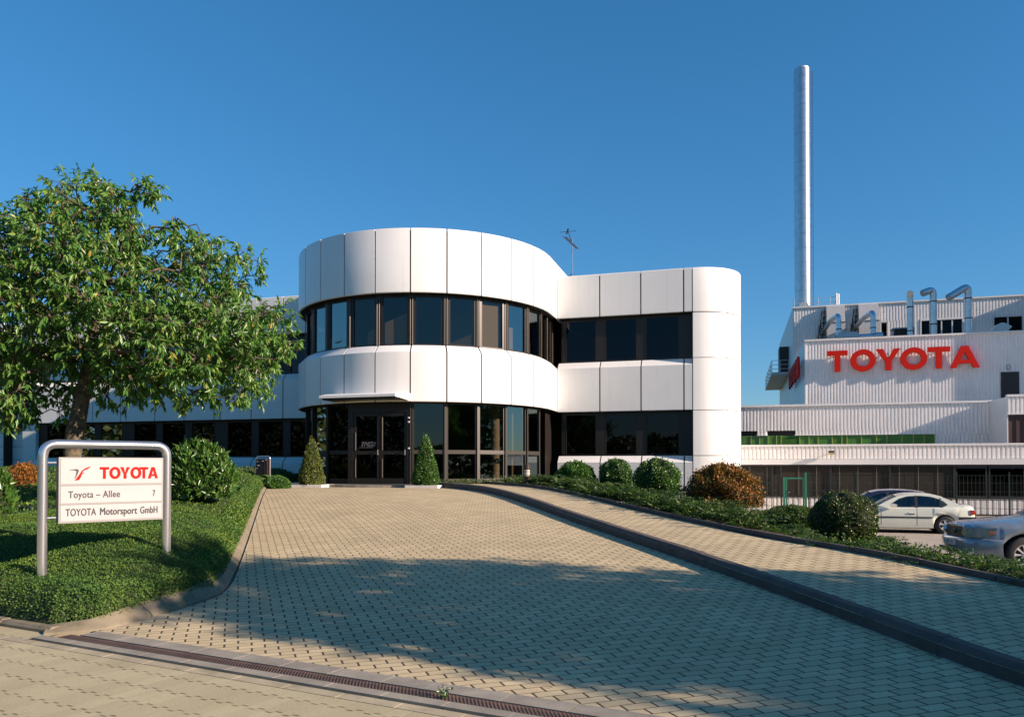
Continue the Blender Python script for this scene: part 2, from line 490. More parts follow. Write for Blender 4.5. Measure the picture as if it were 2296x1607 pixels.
class MB:
    def __init__(s):
        s.v, s.f, s.m = [], [], []

    def add(s, vs, fs, mi=0):
        k = len(s.v)
        s.v.extend([tuple(map(float, p)) for p in vs])
        for f in fs:
            s.f.append(tuple(i + k for i in f))
            s.m.append(mi)

    def box(s, x0, x1, y0, y1, z0, z1, mi=0):
        s.add([(x0, y0, z0), (x1, y0, z0), (x1, y1, z0), (x0, y1, z0), (x0, y0, z1), (x1, y0, z1), (x1, y1, z1), (x0, y1, z1)],
              [(0, 3, 2, 1), (4, 5, 6, 7), (0, 1, 5, 4), (1, 2, 6, 5), (2, 3, 7, 6), (3, 0, 4, 7)], mi)

    def ob(s, o, ax, ay, az, rx, ry, rz, mi=0):
        o, ax, ay, az = [np.array(q, float) for q in (o, ax, ay, az)]
        vs = [o + ax * x + ay * y + az * z for z in rz for (x, y) in ((rx[0], ry[0]), (rx[1], ry[0]), (rx[1], ry[1]), (rx[0], ry[1]))]
        s.add(vs, [(0, 3, 2, 1), (4, 5, 6, 7), (0, 1, 5, 4), (1, 2, 6, 5), (2, 3, 7, 6), (3, 0, 4, 7)], mi)

    def quad(s, a, b, c, d, mi=0):
        s.add([a, b, c, d], [(0, 1, 2, 3)], mi)

    def tube(s, pts, r, n=8, mi=0, cap=True):
        pts = [np.array(p, float) for p in pts]
        rs = r if isinstance(r, (list, tuple)) else [r] * len(pts)
        ref = None
        rings = []
        for i, p in enumerate(pts):
            d = (pts[min(i + 1, len(pts) - 1)] - pts[max(i - 1, 0)])
            d = d / (np.linalg.norm(d) + 1e-9)
            if ref is None:
                ref = np.array((0, 0, 1.0)) if abs(d[2]) < 0.9 else np.array((1.0, 0, 0))
            a = ref - d * (ref @ d)
            a /= np.linalg.norm(a) + 1e-9
            ref = a
            b = np.cross(d, a)
            rings.append([p + rs[i] * (a * math.cos(2 * math.pi * k / n) + b * math.sin(2 * math.pi * k / n)) for k in range(n)])
        vs = [q for ring in rings for q in ring]
        fs = []
        for i in range(len(pts) - 1):
            for k in range(n):
                k2 = (k + 1) % n
                fs.append((i * n + k, i * n + k2, (i + 1) * n + k2, (i + 1) * n + k))
        if cap:
            fs.append(tuple(range(n))[::-1])
            fs.append(tuple((len(pts) - 1) * n + k for k in range(n)))
        s.add(vs, fs, mi)

    def cyl(s, c, r, z0, z1, n=24, mi=0):
        s.tube([(c[0], c[1], z0), (c[0], c[1], z1)], r, n, mi)

    def prism(s, poly, o, ax, ay, an, d0, d1, mi=0):
        """poly 2-D outline (ccw) in plane (ax, ay), extruded along an from d0 to d1"""
        o, ax, ay, an = [np.array(q, float) for q in (o, ax, ay, an)]
        n = len(poly)
        vs = [o + ax * p[0] + ay * p[1] + an * d for d in (d0, d1) for p in poly]
        fs = [tuple(range(n))[::-1], tuple(range(n, 2 * n))]
        for k in range(n):
            k2 = (k + 1) % n
            fs.append((k, k2, n + k2, n + k))
        s.add(vs, fs, mi)

    def ring(s, outer, inner, o, ax, ay, an, d0, d1, mi=0):
        """outline with one hole, both lists the same length"""
        o, ax, ay, an = [np.array(q, float) for q in (o, ax, ay, an)]
        n = len(outer)
        P = lambda p, d: o + ax * p[0] + ay * p[1] + an * d
        vs = [P(p, d0) for p in outer] + [P(p, d0) for p in inner] + [P(p, d1) for p in outer] + [P(p, d1) for p in inner]
        fs = []
        for k in range(n):
            q = (k + 1) % n
            fs += [(k, n + k, n + q, q), (2 * n + k, 2 * n + q, 3 * n + q, 3 * n + k), (k, q, 2 * n + q, 2 * n + k), (n + k, 3 * n + k, 3 * n + q, n + q)]
        s.add(vs, fs, mi)

    def build(s, name, mats, parent=None, smooth=None, fix=True):
        me = bpy.data.meshes.new(name)
        me.from_pydata(s.v, [], s.f)
        if not isinstance(mats, (list, tuple)):
            mats = [mats]
        for m_ in mats:
            me.materials.append(m_)
        if len(mats) > 1:
            me.polygons.foreach_set('material_index', s.m)
        if fix:
            bm = bmesh.new()
            bm.from_mesh(me)
            bmesh.ops.recalc_face_normals(bm, faces=bm.faces)
            bm.to_mesh(me)
            bm.free()
        if smooth is not None:
            me.shade_smooth()
            if smooth < 180:
                me.set_sharp_from_angle(angle=R(smooth))
        me.update()
        o = bpy.data.objects.new(name, me)
        COL.objects.link(o)
        if parent is not None:
            o.parent = parent
        return o


def np_mesh(name, verts, faces, mats, parent=None, midx=None, smooth=False):
    """faces: (N,3) or (N,4) int array"""
    me = bpy.data.meshes.new(name)
    verts = np.asarray(verts, np.float32)
    faces = np.asarray(faces, np.int32)
    n, k = faces.shape
    me.vertices.add(len(verts))
    me.vertices.foreach_set('co', verts.ravel())
    me.loops.add(n * k)
    me.loops.foreach_set('vertex_index', faces.ravel())
    me.polygons.add(n)
    me.polygons.foreach_set('loop_start', np.arange(0, n * k, k, dtype=np.int32))
    if not isinstance(mats, (list, tuple)):
        mats = [mats]
    for m_ in mats:
        me.materials.append(m_)
    if midx is not None:
        me.polygons.foreach_set('material_index', np.asarray(midx, np.int32))
    if smooth:
        me.polygons.foreach_set('use_smooth', np.ones(n, bool))
    me.update(calc_edges=True)
    me.validate()
    o = bpy.data.objects.new(name, me)
    COL.objects.link(o)
    if parent is not None:
        o.parent = parent
    return o


def unit(a):
    return a / (np.linalg.norm(a, axis=-1, keepdims=True) + 1e-9)


def leaf_geo(base, axis, L, W, nrm=None, bend=0.25, fold=0.15):
    """diamond leaves folded along the midrib: returns verts, quads-as-tris"""
    n = len(base)
    axis = unit(axis)
    if nrm is None:
        nrm = RNG.normal(size=(n, 3))
    side = unit(np.cross(axis, nrm))
    up = np.cross(side, axis)
    L = np.broadcast_to(np.asarray(L, float), (n,))[:, None]
    W = np.broadcast_to(np.asarray(W, float), (n,))[:, None]
    mid = base + axis * L * 0.45
    v = np.stack([base, mid + side * W * .5 + up * W * fold, base + axis * L - up * L * bend, mid - side * W * .5 + up * W * fold], 1)
    i = np.arange(n)[:, None] * 4
    f = np.concatenate([i + np.array([[0, 1, 2]]), i + np.array([[0, 2, 3]])], 0)
    return v.reshape(-1, 3), f


def ramp(Y):
    Y = np.asarray(Y, float)
    t = np.clip(Y - 6.0, 0, None)
    a, b = 10.5, 16.0
    z1 = .036 * t * t
    z2 = .036 + .072 * (t - 1)
    q = np.clip(t, None, b) - a
    z3 = .036 + .072 * (a - 1) + .072 * (q - q * q / (2 * (b - a)))
    return np.where(t < 1, z1, np.where(t <= a, z2, z3))


def sstep(x):
    x = np.clip(x, 0, 1)
    return x * x * (3 - 2 * x)


RIGHT = [(6.3, 3.6), (4.6, 7.0), (2.95, 9.37), (1.7, 11.07), (0.33, 12.3), (-2.17, 15.6), (-4.74, 19.6), (-6.6, 22.4), (-8.2, 24.4)]
_rY = np.array([p[1] for p in RIGHT])
_rX = np.array([p[0] for p in RIGHT])


def g(X, Y):
    """height of the ground"""
    X = np.asarray(X, float)
    Y = np.asarray(Y, float)
    z = ramp(Y)
    xe = np.interp(Y, _rY, _rX)
    zp = np.where(Y < 15, -0.29 * sstep((Y - 6) / 8), -0.29 - 0.48 * sstep((Y - 15) / 13))
    wd = np.interp(Y, [8, 12, 20, 26, 29], [2.5, 2.5, 3.6, 5.0, 6.0])
    k = sstep((X - xe - 0.5) / wd)
    return z * (1 - k) + zp * k


def gz(x, y):
    return float(g(x, y))


def resample(pl, step):
    pl = np.array(pl, float)
    d = np.r_[0, np.cumsum(np.linalg.norm(np.diff(pl, axis=0), axis=1))]
    n = max(2, int(d[-1] / step) + 1)
    s = np.linspace(0, d[-1], n)
    return np.stack([np.interp(s, d, pl[:, k]) for k in range(pl.shape[1])], 1)


def smooth_pl(pl, it=2):
    pl = np.array(pl, float)
    for _ in range(it):
        q = [pl[0]]
        for a, b in zip(pl[:-1], pl[1:]):
            q += [a * .75 + b * .25, a * .25 + b * .75]
        q.append(pl[-1])
        pl = np.array(q)
    return pl


def loft(name, A, B, m, dz, nv=14, n=70, step=None):
    A = resample(A, 0.02)
    B = resample(B, 0.02)
    A = A[np.linspace(0, len(A) - 1, n).astype(int)]
    B = B[np.linspace(0, len(B) - 1, n).astype(int)]
    t = np.linspace(0, 1, nv)[None, :, None]
    P = A[:, None, :] * (1 - t) + B[:, None, :] * t
    P = P.reshape(-1, 2)
    V = np.c_[P, g(P[:, 0], P[:, 1]) + dz]
    i, j = np.meshgrid(np.arange(n - 1), np.arange(nv - 1), indexing='ij')
    a = (i * nv + j).ravel()
    o = np_mesh(name, V, np.stack([a, a + 1, a + nv + 1, a + nv], 1), m, smooth=True)
    return o


def in_poly(P, poly):
    x, y = P[:, 0], P[:, 1]
    r = np.zeros(len(P), bool)
    n = len(poly)
    for i in range(n):
        x0, y0 = poly[i]
        x1, y1 = poly[(i + 1) % n]
        c = ((y0 > y) != (y1 > y)) & (x < (x1 - x0) * (y - y0) / (y1 - y0 + 1e-12) + x0)
        r ^= c
    return r


def d_poly(P, poly, closed=True):
    best = np.full(len(P), 1e9)
    n = len(poly)
    for i in range(n if closed else n - 1):
        a = np.array(poly[i], float)
        b = np.array(poly[(i + 1) % n], float)
        ab = b - a
        t = np.clip(((P - a) @ ab) / (ab @ ab + 1e-12), 0, 1)
        best = np.minimum(best, np.linalg.norm(P - a - t[:, None] * ab, axis=1))
    return best


def nz(X, Y, s, seed=0):
    """cheap smooth noise, about -1..1"""
    r = np.random.default_rng(seed)
    out = 0
    for k in range(6):
        a, ph, f = r.uniform(0, 6.28), r.uniform(0, 6.28), s * r.uniform(.6, 1.7)
        out = out + np.sin((X * math.cos(a) + Y * math.sin(a)) * f + ph)
    return out / 3.2


def kerb(name, line, m, w0, w1, h0, h1, base=0.0, seg=1.0, gap=0.012, side=1, chamf=0.03, run=0.0):
    """kerb stones along a line; profile from -w0 to +w1 across (left normal), top h0..h1"""
    line = smooth_pl(line, 2)
    pl = resample(line, 0.1)
    mb = MB()
    d = np.gradient(pl, axis=0)
    d /= np.linalg.norm(d, axis=1)[:, None]
    nrm = np.stack([-d[:, 1], d[:, 0]], 1) * side
    prof = [(-w0, -0.12), (-w0 + chamf * .5, h0 - chamf), (-w0 + chamf * 1.5, h0), (w1 - .02, h1), (w1, h1 - .02), (w1, -0.12)]
    per = max(2, int(seg / 0.1))
    i = 0
    while i < len(pl) - 1:
        j = min(i + per, len(pl) - 1)
        vs, fs = [], []
        jit = random.uniform(-.006, .006)
        for k in range(i, j + 1):
            p = pl[k].copy()
            if k == i: p = p + d[k] * gap
            for (o_, z) in prof:
                q = p + nrm[k] * o_
                if run and z > 0: z = z * min(1.0, .35 + .65 * k * .1 / run)
                vs.append((q[0], q[1], gz(p[0], p[1]) + base + z + (jit if z > 0 else 0)))
        np_ = len(prof)
        for k in range(j - i):
            for e in range(np_ - 1):
                fs.append((k * np_ + e, k * np_ + e + 1, (k + 1) * np_ + e + 1, (k + 1) * np_ + e))
        fs.append(tuple(range(np_)))
        fs.append(tuple((j - i) * np_ + e for e in range(np_))[::-1])
        mb.add(vs, fs)
        i = j
    return tag(mb.build(name, m, smooth=35), kind='structure')


# ------------------------------------------------------------------ ground, road, drive, kerbs
def ground_sheet():
    xs = np.unique(np.r_[-900, -400, -200, -100, -60, np.arange(-45, 45.1, 0.75), 60, 100, 200, 400, 900])
    ys = np.unique(np.r_[-900, -400, -150, -60, np.arange(-30, 60.1, 0.75), 80, 120, 200, 400, 900])
    X, Y = np.meshgrid(xs, ys, indexing='ij')
    Z = g(X, Y) - 0.06
    V = np.stack([X, Y, Z], -1).reshape(-1, 3)
    i, j = np.meshgrid(np.arange(len(xs) - 1), np.arange(len(ys) - 1), indexing='ij')
    a = (i * len(ys) + j).ravel()
    n = len(ys)
    tag(np_mesh('ground', V, np.stack([a, a + n, a + n + 1, a + 1], 1), M['ground'], smooth=True), kind='structure')


ground_sheet()
DR = np.array((0.983, -0.185))
DN = np.array((0.185, 0.983))
D0 = np.array((-6.05, 5.84))                       # point on the drain's far edge line


def dline(s, off):
    return D0 + DR * s + DN * off


LEFT = [(-5.93, 6.08), (-5.88, 6.7), (-5.80, 7.2), (-5.80, 7.7), (-6.1, 8.3), (-6.97, 9.69), (-8.14, 11.53), (-10.85, 15.76), (-13.3, 19.6), (-14.9, 22.2), (-15.3, 23.6)]
DIV = [(3.1, 4.45), (2.0, 6.36), (1.33, 7.5), (0.47, 8.97), (-0.92, 11.15), (-2.74, 13.85), (-4.6, 16.8), (-6.33, 19.5), (-8.0, 21.7), (-9.3, 23.1)]
FAR_OFF = 0.0
lp = [tuple(dline(0.0, 0.13))] + LEFT[1:]
tag(loft('driveway', [tuple(dline(0.0, 0.18))] + LEFT, [tuple(dline(9.4, 0.18))] + DIV, M['drive'], 0.0, 24, 110), kind='structure')
tag(loft('footpath', DIV, RIGHT[:-1] + [(-8.2, 24.4)], M['walk'], 0.10, 10, 110), kind='structure')


def strip(name, off0, off1, s0, s1, z0, m, h=None):
    n = 60
    mb = MB()
    ss = np.linspace(s0, s1, n)
    vs = []
    for q in ss:
        for o_ in (off0, off1):
            p = dline(q, o_)
            vs.append((p[0], p[1], z0))
    fs = [(2 * k, 2 * k + 2, 2 * k + 3, 2 * k + 1) for k in range(n - 1)]
    mb.add(vs, fs)
    if h:
        for q0, q1 in zip(np.arange(s0, s1 - .4, 0.5), np.arange(s0 + .5, s1 + .1, 0.5)):
            a, b, c, d = dline(q0 + .004, off0), dline(q1 - .004, off0), dline(q1 - .004, off1), dline(q0 + .004, off1)
            mb.add([(*a, z0 - .1), (*b, z0 - .1), (*c, z0 - .1), (*d, z0 - .1), (*a, z0 + h), (*b, z0 + h), (*c, z0 + h), (*d, z0 + h)],
                   [(0, 3, 2, 1), (4, 5, 6, 7), (0, 1, 5, 4), (1, 2, 6, 5), (2, 3, 7, 6), (3, 0, 4, 7)])
    return tag(mb.build(name, m), kind='structure')


# road: the sheet in front of the drain
mb = MB()
n = 50
vs = []
for q in np.linspace(-45, 60, n):
    for o_ in (-13, -8, -4, -0.75, -0.29):
        p = dline(q, o_)
        vs.append((p[0], p[1], -0.012))
fs = [(5 * k + e, 5 * k + 5 + e, 5 * k + 6 + e, 5 * k + e + 1) for k in range(n - 1) for e in range(4)]
mb.add(vs, fs)
tag(mb.build('road', M['road']), kind='structure')
strip('drain_edge_strip', 0.0, 0.19, .08, 12, -0.02, M['strip'], 0.024)
strip('drain_edge_strip', -0.29, -0.18, -0.2, 12, -0.02, M['strip'], 0.03)
gr = strip('drain_grate', -0.18, 0.0, -0.05, 12, -0.004, M['grate'])
del gr['kind']
tag(gr, 'rust brown slotted drain grate set across the foot of the driveway', 'drain grate')
strip('road_margin', -0.31, -0.02, -22, -0.2, -0.011, M['road'])
# run of flat pavers along the road side of the drain
strip('paver_course', -0.41, -0.30, -6, 14, -0.03, M['course'], 0.022)

kerb('left_kerb', [(-6.36, 5.76), (-6.14, 5.93)] + [(p[0] - .02, p[1]) for p in LEFT], M['kerb_light'], 0.0, 0.22, 0.05, 0.15, 0.0, 1.15, side=1, chamf=0.03, run=1.3)
kerb('road_kerb', [(-16, 7.62), (-10, 6.52), (-6.36, 5.84)], M['kerb_light'], 0.02, 0.12, 0.06, 0.06, -0.01, 1.0)
kerb('divider_kerb', DIV, M['kerb'], 0.02, 0.17, 0.15, 0.155, 0.0, 1.0, gap=.004, side=-1, chamf=0.05)
kerb('footpath_kerb', RIGHT, M['kerb'], 0.0, 0.10, 0.17, 0.17, 0.0, 1.0, side=-1, chamf=0.02)
# lime mortar smears along the foot of the kerbs
for nm, ln, off in (('mortar_line', LEFT, 0.012), ('mortar_line', DIV, -0.012)):
    pl = resample(smooth_pl(ln, 2), 0.07)
    d = np.gradient(pl, axis=0)
    d /= np.linalg.norm(d, axis=1)[:, None]
    nr = np.stack([-d[:, 1], d[:, 0]], 1)
    sg = -1 if nm and off > 0 else 1
    V, Fc = [], []
    r_ = np.random.default_rng(3)
    for k in range(len(pl) - 1):
        if r_.random() < .25:
            continue
        w_ = r_.uniform(.008, .026)
        a, b = pl[k], pl[k + 1]
        q0, q1 = a + nr[k] * sg * w_, b + nr[k + 1] * sg * w_
        i0 = len(V)
        for p in (a, b, q1, q0):
            V.append((p[0], p[1], gz(*p) + .004))
        Fc.append((i0, i0 + 1, i0 + 2, i0 + 3))
    tag(np_mesh(nm, V, Fc, M['mortar']), kind='structure')

# parking area, paved, lower than the drive
xs = np.linspace(0, 45, 60)
ys = np.linspace(7, 43, 60)
X, Y = np.meshgrid(xs, ys, indexing='ij')
V = np.stack([X, Y, g(X, Y) - 0.03], -1).reshape(-1, 3)
i, j = np.meshgrid(np.arange(59), np.arange(59), indexing='ij')
a = (i * 60 + j).ravel()
tag(np_mesh('parking_area', V, np.stack([a, a + 60, a + 61, a + 1], 1), M['park'], smooth=True), kind='structure')

# entrance landing (one low step along the front of the round building)
mb = MB()
ring_pts = []
for k in range(33):
    ph = R(-100 + 150 * k / 32)
    ring_pts.append((-11.63 + 5.75 * math.sin(ph), 28.03 - 5.75 * math.cos(ph)))
inner = []
for k in range(33):
    ph = R(-100 + 150 * k / 32)
    inner.append((-11.63 + 4.3 * math.sin(ph), 28.03 - 4.3 * math.cos(ph)))
n = len(ring_pts)
vs = [(*p, .85) for p in ring_pts] + [(*p, 1.0) for p in ring_pts] + [(*p, 1.0) for p in inner]
fs = []
for k in range(n - 1):
    fs += [(k, k + 1, n + k + 1, n + k), (n + k, n + k + 1, 2 * n + k + 1, 2 * n + k)]
mb.add(vs, fs)
tag(mb.build('entrance_pavement', M['strip']), kind='structure')

# ------------------------------------------------------------------ office building
office = empty('office_building', (-11.6, 29.1, 0.9), 0, 'white panelled two storey office with dark ribbon windows and a round glazed entrance bay', 'office building')
OFF = Vector(office.location)


def opart(mb, name, m, parent=None, smooth=None, label=None, fix=True):
    """mesh built in world coordinates, hung under the office"""
    o = mb.build(name, m, None, smooth, fix)
    p = parent or office
    o.parent = p
    o.matrix_parent_inverse = Matrix.Translation(-OFF)
    if label: o['label'] = label
    return o


YF = 29.1                       # facade plane
CX0, CY0, RD = -11.63, 28.03, 4.95
Z_BASE, Z1, Z2, Z3, Z4, ZR, ZD = 0.6, 2.0, 3.70, 5.64, 7.36, 9.0, 9.5


def arc_pts(p0, p1, n, c=(CX0, CY0), r=RD):
    out = []
    for k in range(n + 1):
        ph = R(p0 + (p1 - p0) * k / n)
        out.append(((c[0] + r * math.sin(ph), c[1] - r * math.cos(ph)), (math.sin(ph), -math.cos(ph))))
    return out


def seg_pts(a, b, nrm, n=1):
    return [((a[0] + (b[0] - a[0]) * k / n, a[1] + (b[1] - a[1]) * k / n), nrm) for k in range(n + 1)]


def shell(mb, pts, prof, gap=0.024, closed=True, trim=True):
    """sweep a profile [(out, z)] along plan points; a closed profile makes one solid panel"""
    pts = [(np.array(p), np.array(nr)) for p, nr in pts]
    if trim:
        d0 = pts[1][0] - pts[0][0]
        d1 = pts[-2][0] - pts[-1][0]
        pts[0] = (pts[0][0] + d0 / np.linalg.norm(d0) * gap, pts[0][1])
        pts[-1] = (pts[-1][0] + d1 / np.linalg.norm(d1) * gap, pts[-1][1])
    n = len(prof)
    vs, fs = [], []
    for p, nr in pts:
        for o_, z in prof:
            q = p + nr * o_
            vs.append((q[0], q[1], z))
    for k in range(len(pts) - 1):
        for e in range(n if closed else n - 1):
            e2 = (e + 1) % n
            fs.append((k * n + e, k * n + e2, (k + 1) * n + e2, (k + 1) * n + e))
    if closed:
        fs.append(tuple(range(n)))
        fs.append(tuple((len(pts) - 1) * n + e for e in range(n))[::-1])
    mb.add(vs, fs)


def top_prof(zb, zt):
    return [(0, zb), (0.012, zb + .02), (0.012, zt - .03), (0, zt), (-.30, zt), (-.30, zt - .05), (-.06, zt - .05), (-.06, zb)]


def mid_prof(zb, zt, c=0.24):
    return [(0, zb), (0.012, zb + .02), (0.012, zt - c - .01), (-c, zt), (-c - .03, zt), (-.05, zt - c), (-.05, zb)]


JD = [15.5 + 14 * j for j in range(-7, 6)]     # joints of the round bay, degrees from -Y
WR = [-6.68, -4.99, -3.42, -1.83, -1.51]       # right wing joints
WL = [-16.58, -17.3, -18.9, -20.5, -22.1, -22.43, -24.03, -25.63, -27.23, -27.57, -29.17, -30.8, -32.4, -32.75]

# --- round bay cladding
mb_t, mb_m = MB(), MB()
plans = [arc_pts(a, b, 5) for a, b in zip(JD[:-1], JD[1:])]
endR = arc_pts(JD[-1], 90, 2) + seg_pts((CX0 + RD, CY0 + .25), (CX0 + RD, YF), (1, 0))
endL = seg_pts((CX0 - RD, YF), (CX0 - RD, CY0 + .2), (-1, 0)) + arc_pts(-90, JD[0], 2)
plans = [endL] + plans + [endR]
for p in plans:
    shell(mb_t, p, top_prof(Z4, ZD))
    shell(mb_m, p, mid_prof(3.74, Z3))
for sx in (1, -1):                                # the rim runs straight back over the roof
    for k in range(3):
        a, b = (CX0 + sx * RD, YF + k * 1.6), (CX0 + sx * RD, YF + (k + 1) * 1.6)
        shell(mb_t, seg_pts(a, b, (sx, 0)) if sx > 0 else seg_pts(b, a, (sx, 0)), top_prof(Z4, ZD))
opart(mb_t, 'round_bay_parapet', M['panel'], smooth=28)
opart(mb_m, 'round_bay_cladding', M['panel'], smooth=28)
# --- wing cladding
mb_t, mb_m, mb_b = MB(), MB(), MB()
for a, b in zip(WR[:-1], WR[1:]):
    p = seg_pts((a, YF), (b, YF), (0, -1))
    shell(mb_t, p, top_prof(Z4, ZR)); shell(mb_m, p, mid_prof(Z2, Z3)); shell(mb_b, p, mid_prof(0.35, Z1))
opart(mb_t, 'wing_parapet', M['panel']); opart(mb_m, 'wing_cladding', M['panel']); opart(mb_b, 'wing_base_cladding', M['panel'])
mb_t, mb_m, mb_b = MB(), MB(), MB()
for a, b in zip(WL[1:], WL[:-1]):
    p = seg_pts((a, YF), (b, YF), (0, -1))
    shell(mb_t, p, top_prof(Z4, ZR)); shell(mb_m, p, mid_prof(Z2 - .02, Z3)); shell(mb_b, p, mid_prof(0.55, Z1))
opart(mb_t, 'wing_parapet', M['panel']); opart(mb_m, 'wing_cladding', M['panel']); opart(mb_b, 'wing_base_cladding', M['panel'])
# --- joint backing and soffits (dark, behind the gaps)
mb = MB()
full = seg_pts((CX0 - RD, YF), (CX0 - RD, CY0), (-1, 0)) + arc_pts(-90, 90, 60)[1:] + seg_pts((CX0 + RD, CY0 + .1), (CX0 + RD, YF), (1, 0))
for path, zt, zb2 in ((full, ZD, 3.74), (seg_pts((-6.6, YF), (-1.51, YF), (0, -1)), ZR, Z2), (seg_pts((-32.75, YF), (-16.6, YF), (0, -1)), ZR, Z2)):
    shell(mb, path, [(-.34, Z4 + .015), (-.045, Z4 + .015), (-.045, zt - .06)], 0, False, False)
    shell(mb, path, [(-.42, zb2 + .015), (-.03, zb2 + .015), (-.03, Z3 - .28), (-.27, Z3 - .02), (-.42, Z3 - .02)], 0, False, False)
for path in (seg_pts((-6.6, YF), (-1.51, YF), (0, -1)), seg_pts((-32.75, YF), (-16.6, YF), (0, -1))):
    shell(mb, path, [(-.04, .5), (-.04, Z1 - .27), (-.28, Z1 - .03), (-.42, Z1 - .03)], 0, False, False)
for a in (1, -1):
    shell(mb, seg_pts((CX0 + a * RD, YF), (CX0 + a * RD, YF + 4.8), (a, 0)), [(-.045, Z4 + .015), (-.045, ZD - .06)], 0, False, False)
opart(mb, 'joint_backing', M['panel_back'], fix=False)
# --- right corner tower, rounded
TC = (-1.51, YF + 1.72)
lev = [0.0, Z1, Z2 - .01, Z3, Z4 - .03, ZR]
mb = MB()
mbk = MB()
corner = [arc_pts(0, 46, 6, TC, 1.72), arc_pts(46, 90, 6, TC, 1.72)]
for k in range(6):
    corner.append(seg_pts((TC[0] + 1.72, TC[1] + 2.2 * k), (TC[0] + 1.72, TC[1] + 2.2 * (k + 1)), (1, 0)))
for z0, z1 in zip(lev[:-1], lev[1:]):
    for p in corner:
        pr = [(0, z0 + .012), (0, z1 - .012), (-.05, z1 - .012), (-.05, z0 + .012)]
        if z1 == ZR:
            pr = top_prof(z0 + .012, z1)
        shell(mb, p, pr, 0.012)
for p in corner:
    shell(mbk, p, [(-.045, 0), (-.045, ZR - .06)], 0, False, False)
opart(mb, 'corner_tower_cladding', M['panel'], smooth=28)
opart(mbk, 'joint_backing', M['panel_back'], fix=False)
# tower return beside the windows (closes the window recess)
mb = MB()
mb.box(-1.53, -1.47, YF + .01, YF + .5, .4, ZR - .1)
opart(mb, 'window_reveal', M['bronze'])
# --- left end block, flat panels with level joints
mb = MB()
lv = [0.2, 1.25, 1.95, 2.62, 3.3, 3.95, 4.6, 5.3, 6.0, 7.0, 8.0, 9.0]
for z0, z1 in zip(lv[:-1], lv[1:]):
    for a, b in ((-44.0, -42.2), (-42.2, -40.2), (-40.2, -38.2), (-38.2, -36.2)):
        if a == -40.2 and 2.0 < z0 < 3.2:
            continue
        shell(mb, seg_pts((a, 30.4), (b, 30.4), (0, -1)), [(0, z0 + .01), (0, z1 - .01), (-.06, z1 - .01), (-.06, z0 + .01)], .01)
    shell(mb, seg_pts((-36.2, 30.9), (-33.6, 30.9), (0, -1)), [(0, z0 + .01), (0, z1 - .01), (-.06, z1 - .01), (-.06, z0 + .01)], .01)
mb.box(-33.6, -32.78, 29.25, 31.0, .3, 8.95)
opart(mb, 'end_block_cladding', M['panel'])
mb = MB()
mb.box(-44, -36.15, 30.44, 31, 0, 8.95)
mb.box(-36.2, -33.58, 30.95, 31.2, 0, 8.95)
opart(mb, 'joint_backing', M['panel_back'])

# --- interior: back walls, floors, ceilings
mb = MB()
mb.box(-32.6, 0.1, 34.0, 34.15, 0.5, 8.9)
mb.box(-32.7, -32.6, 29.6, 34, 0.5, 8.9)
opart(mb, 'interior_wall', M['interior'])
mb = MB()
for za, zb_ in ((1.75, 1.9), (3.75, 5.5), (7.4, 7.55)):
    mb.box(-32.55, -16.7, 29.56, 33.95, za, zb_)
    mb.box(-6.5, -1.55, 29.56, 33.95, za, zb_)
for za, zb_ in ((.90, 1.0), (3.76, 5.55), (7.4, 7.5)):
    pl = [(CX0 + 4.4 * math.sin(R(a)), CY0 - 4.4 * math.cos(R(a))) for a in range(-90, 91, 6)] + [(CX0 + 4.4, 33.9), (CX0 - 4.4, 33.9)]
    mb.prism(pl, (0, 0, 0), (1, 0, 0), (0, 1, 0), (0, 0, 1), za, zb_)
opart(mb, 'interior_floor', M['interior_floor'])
mb = MB()
mb.box(-32.6, -1.5, 29.45, 45, 8.5, 8.62)
mb.box(-1.5, .1, 31.0, 45, 8.5, 8.62)
pl = [(CX0 + 4.66 * math.sin(R(a)), CY0 - 4.66 * math.cos(R(a))) for a in range(-90, 91, 6)] + [(CX0 + 4.66, 33.8), (CX0 - 4.66, 33.8)]
mb.prism(pl, (0, 0, 0), (1, 0, 0), (0, 1, 0), (0, 0, 1), 8.9, 9.02)
opart(mb, 'roof', M['roof'])
mb = MB()
mb.cyl((-8.35, 26.4), .17, 1.0, 3.75, 24)
mb.box(-7.72, -7.68, 26.3, 26.42, 1.0, 3.75)
opart(mb, 'interior_column', M['cream'], smooth=40)
mb = MB()
mb.box(-10.2, -9.2, 26.6, 27.4, 5.56, 7.39)
mb.box(-9.0, -8.9, 25.6, 25.7, 5.56, 7.39)
mb.box(-12.6, -11.9, 26.2, 26.3, 5.56, 6.3)
opart(mb, 'interior_partition', M['cream'])

NWIN = [0]


